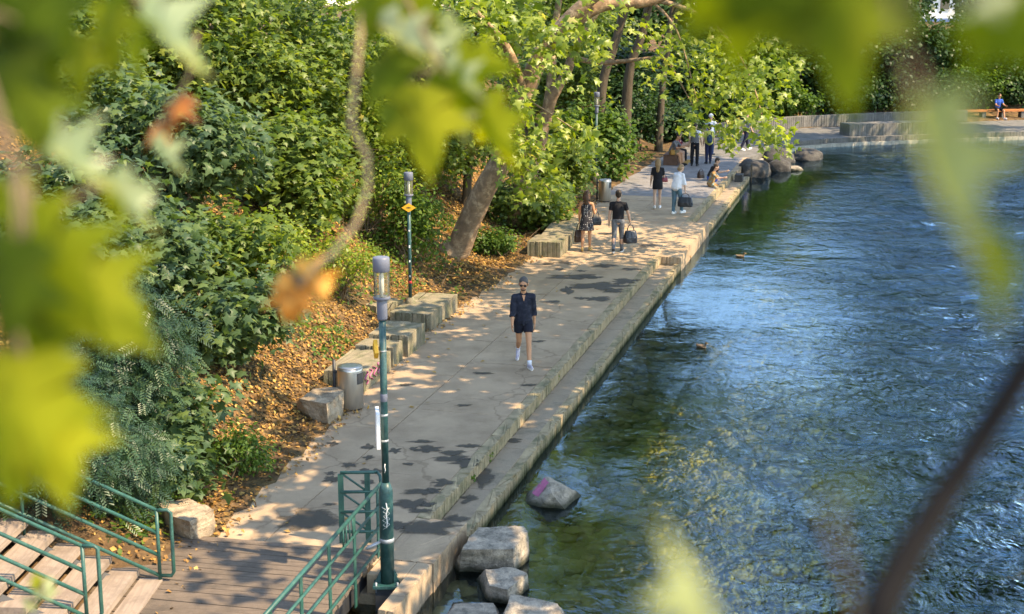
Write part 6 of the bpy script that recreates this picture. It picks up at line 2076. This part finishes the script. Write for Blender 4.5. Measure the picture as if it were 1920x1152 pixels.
# ------------------------------------------------------------------ ducks
def duck(px, py, rz, label, sc=1.0):
    c = G(px, py, WZ)
    g = MB()
    g.ell((0, 0, 0.045), (0.21, 0.105, 0.085)); g.ell((0.17, 0, 0.09), (0.08, 0.05, 0.04), Matrix.Rotation(R(-30), 3, 'Y'))
    cone(g, (-0.15, 0, 0.08), 0.05, (-0.185, 0, 0.19), 0.033, 10)
    g.ell((-0.2, 0, 0.21), (0.052, 0.04, 0.042))
    o = remesh(g, 'duck', 0.011, mk('duck_plumage', (0.12, 0.08, 0.05), 0.8, 0.5, 24, 0.003, 60, 0.2, hue=(0.28, 0.2, 0.13)) if 'duckm' not in CM else CM['duckm'], None, 2)
    CM['duckm'] = o.data.materials[0]
    b = MB(); b.ell((-0.265, 0, 0.2), (0.035, 0.018, 0.009)); b.build('bill', M['yellow_sign'], o)
    w = MB()
    for s in (-1, 1): w.ell((0.04, s * 0.085, 0.075), (0.14, 0.022, 0.05))
    w.build('wing', CM['duckm'], o)
    o.location = (c.x, c.y, WZ - 0.01); o.rotation_euler = (0, 0, R(rz)); o.scale = (sc * 0.6,) * 3
    tag(o, label, 'duck', 'ducks on the river')


duck(1315, 652, 140, 'nearest brown duck floating alone on the green shallows')
duck(1388, 482, 170, 'brown duck floating level with the couple carrying bags')
duck(1367, 389, 60, 'small duck near the quay below the white blouse', 0.9)
duck(1380, 352, 200, 'small duck close to the feet of the pair on the kerb', 0.9)
duck(1292, 486, 100, 'dark duck tucked against the corner of the landing', 0.9)

bpy.data.scenes.remove(TMP)


# ------------------------------------------------------------------ leaves close to the camera
def big_leaf(seed, cup=0.2, curl=0.3, fold=0.12):
    """a plane leaf: five toothed lobes, cupped, about one unit long from stalk to tip"""
    rg = random.Random(seed)
    ctrl = [(0.0, 0.0), (0.22, -0.06), (0.46, 0.06), (0.30, 0.20), (0.50, 0.36), (0.66, 0.46), (0.40, 0.50), (0.25, 0.52), (0.20, 0.72), (0.08, 0.88), (0.0, 1.02)]
    rt_ = []
    for i in range(len(ctrl) - 1):
        (x0, y0), (x1, y1) = ctrl[i], ctrl[i + 1]
        for k in range(4):
            u = k / 4
            j = 0.018 * (1 if k % 2 else -1) * rg.uniform(0.4, 1.2)
            rt_.append((x0 + (x1 - x0) * u + (j if i else 0), y0 + (y1 - y0) * u + (j * 0.6 if i else 0)))
    out = rt_ + [ctrl[-1]] + [(-x, y) for x, y in reversed(rt_[1:])]
    n = len(out)
    V, F = [], []
    def z(x, y): return -cup * (x * x) * 1.2 - curl * max(0, y - 0.35) ** 2 - fold * abs(x) + 0.03 * math.sin(7 * x + seed) * math.sin(5 * y)
    rings = (0.0, 0.4, 0.75, 1.0)
    cx, cy_ = 0.0, 0.38
    V.append((cx, cy_, z(cx, cy_)))
    for r_ in rings[1:]:
        for x, y in out:
            px, py = cx + (x - cx) * r_, cy_ + (y - cy_) * r_
            V.append((px, py, z(px, py)))
    for k in range(n):
        F.append((0, 1 + k, 1 + (k + 1) % n))
    for r_ in range(2):
        for k in range(n):
            a = 1 + r_ * n + k; b = 1 + r_ * n + (k + 1) % n
            F += [(a, a + n, b + n), (a, b + n, b)]
    return np.array(V), np.array(F)


CAMQ = cam.rotation_euler.to_matrix()
right, upc, back = CAMQ.col[0].copy(), CAMQ.col[1].copy(), CAMQ.col[2].copy()
BLEAF = {}


def leaf_at(parent, px, py, length, Y, ang, yaw, pitch, mat, tint, seed, cup=0.25, curl=0.3, fold=0.12, wide=1.0):
    """a leaf whose blade centre lies at depth Y; ang: where the tip points in the picture plane (0 right, 90 up), then turned"""
    c = W(px, py, Y)
    s = length / F_PX * (Y * 1.02)
    t = right * math.cos(R(ang)) + upc * math.sin(R(ang))
    nrm = back.copy()
    sid = t.cross(nrm)
    q = Quaternion(t, R(yaw)); nrm = q @ nrm; sid = q @ sid
    q = Quaternion(sid, R(pitch)); nrm = q @ nrm; t = q @ t
    V, F = big_leaf(seed, cup, curl, fold)
    me = np_mesh('leaf', V, F, True, np.full(len(V), tint) + 0.12 * np.sin(V[:, 0] * 9) * np.cos(V[:, 1] * 7))
    me.materials.append(LM[mat])
    o = bpy.data.objects.new('leaf', me); COL.objects.link(o)
    m = Matrix((sid * s * wide, t * s, nrm * s)).transposed().to_4x4()
    m.translation = (c - t * s * 0.42) - Vector(parent.location)
    o.parent = parent
    o.matrix_local = m
    return c - t * s * 0.42


def branch(label, stem, leaves, mat='twig', cat='branch', name='plane_branch', stem_mat=None, r=None):
    """stem: [(px, py, Y, radius m)]"""
    pts = [W(a, b, y) for a, b, y, _ in stem]
    t = empty(name, tuple(pts[0]))
    mb = MB(); mb.tube([p - pts[0] for p in pts], [q[3] for q in stem], 8)
    mb.build('twig', M[mat], t)
    for i, l in enumerate(leaves):
        root = leaf_at(t, *l)
        # stalk to the nearest point of the stem
        near = min(pts, key=lambda p: (p - root).length)
        if (near - root).length < 0.5:
            mid = (near + root) / 2 + Vector((0, 0, 0.012))
            MB().tube([near - pts[0], mid - pts[0], root - pts[0]], [0.0022, 0.0018, 0.0016], 5).build('stalk', M['twig'], t)
    tag(t, label, cat, 'plane branches hanging close in front')
    return t


Gn, Pl, Dr = 'fg_green', 'fg_pale', 'fg_dry'
branch('large blurred plane branch with big yellow green leaves down the picture side',
       [(-160, -120, 1.15, 0.006), (-60, 60, 1.12, 0.0055), (-5, 220, 1.1, 0.005), (35, 330, 1.1, 0.004), (55, 470, 1.12, 0.003), (30, 640, 1.12, 0.0025)],
       [(40, 50, 230, 1.15, -70, 20, -10, Gn, 0.1, 1), (145, 120, 120, 1.5, -95, 35, 0, Gn, 0.7, 2), (110, 40, 150, 1.3, -60, 40, 20, Gn, 0.2, 3), (60, 200, 170, 1.2, -80, -20, 10, Gn, 0.25, 4),
        (10, 120, 190, 1.15, -120, 30, 0, Gn, 0.1, 5), (130, 315, 190, 1.3, -28, 64, 10, Pl, 0.95, 6, 0.5, 0.3, 0.4, 0.75), (236, 385, 140, 1.4, -58, 66, 0, Pl, 0.85, 7, 0.4, 0.4, 0.4, 0.6),
        (215, 375, 80, 1.45, -75, 30, 0, Gn, 0.85, 8), (20, 390, 130, 1.2, -85, 20, 0, Gn, 0.85, 9), (90, 520, 280, 1.1, -50, 20, 10, Gn, 0.75, 10), (15, 540, 220, 1.05, -100, 30, 0, Gn, 0.2, 11), (170, 560, 270, 1.12, -38, -24, 10, Gn, 0.7, 12),
        (40, 775, 265, 1.05, -88, 12, 8, Gn, 0.95, 13), (100, 845, 205, 1.08, -76, -14, 5, Gn, 0.95, 14), (95, 668, 110, 1.2, -10, 62, 0, Pl, 0.6, 15, 0.4, 0.3, 0.3, 0.6), (20, 860, 180, 1.1, -100, 20, 0, Gn, 0.85, 16), (70, 650, 140, 1.1, -60, 30, 0, Gn, 0.4, 17)])
branch('blurred twig with a pale folded leaf hanging near the top of the slope', [(180, -140, 1.5, 0.005), (230, -40, 1.5, 0.004), (262, 10, 1.5, 0.003)],
       [(302, 70, 190, 1.5, -52, 62, 0, Pl, 0.95, 21, 0.4, 0.3, 0.4, 0.75), (200, 60, 150, 1.5, -80, 35, 10, Gn, 0.6, 22), (250, 90, 110, 1.6, -90, 50, 0, Gn, 0.4, 23)])
branch('thin twig with withered rust brown scraps and one pale leaf above the maples', [(370, 60, 2.1, 0.003), (355, 140, 2.1, 0.0025), (330, 190, 2.1, 0.002), (300, 245, 2.1, 0.0015)],
       [(325, 200, 70, 2.1, -100, 50, 30, Dr, 0.1, 31, 0.8, 0.8, 0.4), (288, 242, 60, 2.1, -120, 35, 20, Dr, 0.3, 32, 0.8, 0.8, 0.4), (318, 222, 45, 2.1, -60, 50, 0, Dr, 0.15, 33, 0.9, 0.8, 0.4), (310, 300, 90, 1.9, -48, 58, 0, Pl, 0.7, 34, 0.4, 0.3, 0.4, 0.7)])
branch('blurred cluster of plane leaves hanging in the top middle', [(700, -160, 1.9, 0.004), (745, -40, 1.9, 0.0035), (790, 60, 1.88, 0.003), (830, 130, 1.86, 0.0025), (870, 190, 1.85, 0.003)],
       [(700, 10, 120, 1.9, -100, 30, 0, Gn, 0.5, 41), (785, 10, 110, 1.9, -60, 30, 0, Gn, 0.75, 42), (755, 80, 130, 1.88, -38, 56, 0, Pl, 0.85, 43, 0.4, 0.3, 0.3, 0.7), (725, 140, 130, 1.9, -120, 30, 10, Gn, 0.3, 44), (800, 105, 120, 1.9, -58, 60, 0, Pl, 0.85, 45, 0.4, 0.3, 0.3, 0.6),
        (795, 235, 180, 1.8, -85, 14, 10, Gn, 0.95, 46, 0.25, 0.3, 0.12, 0.85), (845, 185, 110, 1.82, -20, 40, 0, Gn, 0.45, 47), (862, 155, 110, 1.85, -45, 60, 0, Pl, 0.7, 48, 0.4, 0.3, 0.3, 0.6), (905, 120, 115, 1.9, -12, 22, 0, Gn, 0.8, 49, 0.25, 0.3, 0.12, 0.75),
        (928, 240, 145, 1.85, -68, 28, 0, Gn, 0.95, 50, 0.25, 0.3, 0.12, 0.65), (835, 70, 90, 1.9, -70, 50, 0, Pl, 0.5, 51, 0.4, 0.3, 0.3, 0.6), (735, 215, 110, 1.85, -110, 40, 0, Gn, 0.45, 53), (850, 235, 100, 1.85, -60, 50, 0, Pl, 0.35, 55, 0.4, 0.3, 0.3, 0.6)])
dry = [(690, -120, 1.95, 0.004), (672, 100, 1.95, 0.0032), (658, 235, 1.95, 0.0036), (688, 290, 1.95, 0.0036), (690, 350, 1.95, 0.003), (668, 420, 1.95, 0.003), (625, 475, 1.95, 0.0034), (590, 500, 1.95, 0.003), (562, 540, 1.95, 0.002)]
branch('beige twig with a bunch of withered orange leaves above the litter', dry,
       [(530, 556, 75, 1.95, -95, 30, 20, Dr, 0.6, 61, 0.9, 0.9, 0.5), (556, 552, 80, 1.95, -80, -30, 10, Dr, 0.45, 62, 0.9, 0.9, 0.5), (580, 540, 70, 1.95, -60, 40, 0, Dr, 0.7, 63, 0.9, 0.9, 0.5), (602, 540, 60, 1.95, -70, -20, 0, Dr, 0.95, 64, 0.9, 0.7, 0.5), (540, 578, 55, 1.95, -100, 10, 0, Dr, 0.4, 65, 0.8, 0.9, 0.5), (570, 520, 60, 1.95, -40, 50, 0, Dr, 0.95, 66, 0.8, 0.8, 0.5), (520, 530, 50, 1.95, -110, 40, 0, Dr, 0.8, 67, 0.8, 0.8, 0.5)], mat='fgtwig')
branch('very blurred big green leaves hanging in at the top', [(1450, -260, 0.95, 0.006), (1480, -160, 0.95, 0.005), (1500, -80, 0.95, 0.004)],
       [(1440, 0, 300, 0.9, -30, 30, 10, Gn, 0.3, 71), (1582, 60, 270, 0.88, -86, 18, 0, Gn, 0.6, 72, 0.25, 0.3, 0.12, 0.7), (1390, -30, 260, 0.95, -140, 25, 0, Gn, 0.35, 73), (1610, -20, 240, 0.92, -30, 20, 0, Gn, 0.25, 74)])
branch('very blurred pale leaf hanging before the far water', [(1640, -150, 0.62, 0.0016), (1680, 20, 0.62, 0.0014), (1700, 150, 0.62, 0.0012)],
       [(1762, 330, 330, 0.60, -72, 58, 0, Pl, 0.3, 81, 0.35, 0.3, 0.3, 0.55), (1848, 520, 190, 0.62, -84, 66, 0, Gn, 0.6, 82, 0.3, 0.3, 0.3, 0.5)])
branch('blurred olive leaves crossing the top corner', [(2080, -200, 0.75, 0.004), (1980, -90, 0.75, 0.003), (1920, -30, 0.75, 0.002)],
       [(1895, 60, 200, 0.72, -40, 25, 0, Gn, 0.35, 91), (1850, -10, 100, 0.7, -150, 50, 0, Pl, 0.8, 92, 0.3, 0.3, 0.3, 0.6)])
branch('very blurred pale leaf low over the water', [(1120, 1420, 0.7, 0.003), (1210, 1300, 0.7, 0.0025), (1280, 1220, 0.68, 0.002)],
       [(1310, 1090, 270, 0.62, 112, 60, 0, Pl, 0.4, 101, 0.3, 0.3, 0.3, 0.6)])
branch('thick dark blurred twig slanting across the lower corner', [(2010, 520, 0.92, 0.0105), (1935, 670, 0.92, 0.0105), (1860, 790, 0.92, 0.0098), (1790, 900, 0.92, 0.0102), (1720, 1010, 0.9, 0.0115), (1660, 1120, 0.88, 0.013), (1610, 1240, 0.86, 0.015)],
       [(1600, 935, 130, 0.5, 15, 70, 0, Pl, 0.0, 111, 0.3, 0.3, 0.3, 0.5)], mat='fg_dark_twig')
branch('small blurred pale sprig above the stair treads', [(20, 1240, 2.4, 0.003), (45, 1150, 2.4, 0.002), (80, 1100, 2.4, 0.0015)],
       [(88, 1105, 44, 2.4, 70, 20, 0, Pl, 0.6, 121), (70, 1090, 34, 2.4, 110, 40, 0, Gn, 0.8, 122), (56, 1130, 34, 2.4, 160, 30, 0, Pl, 0.4, 123)])
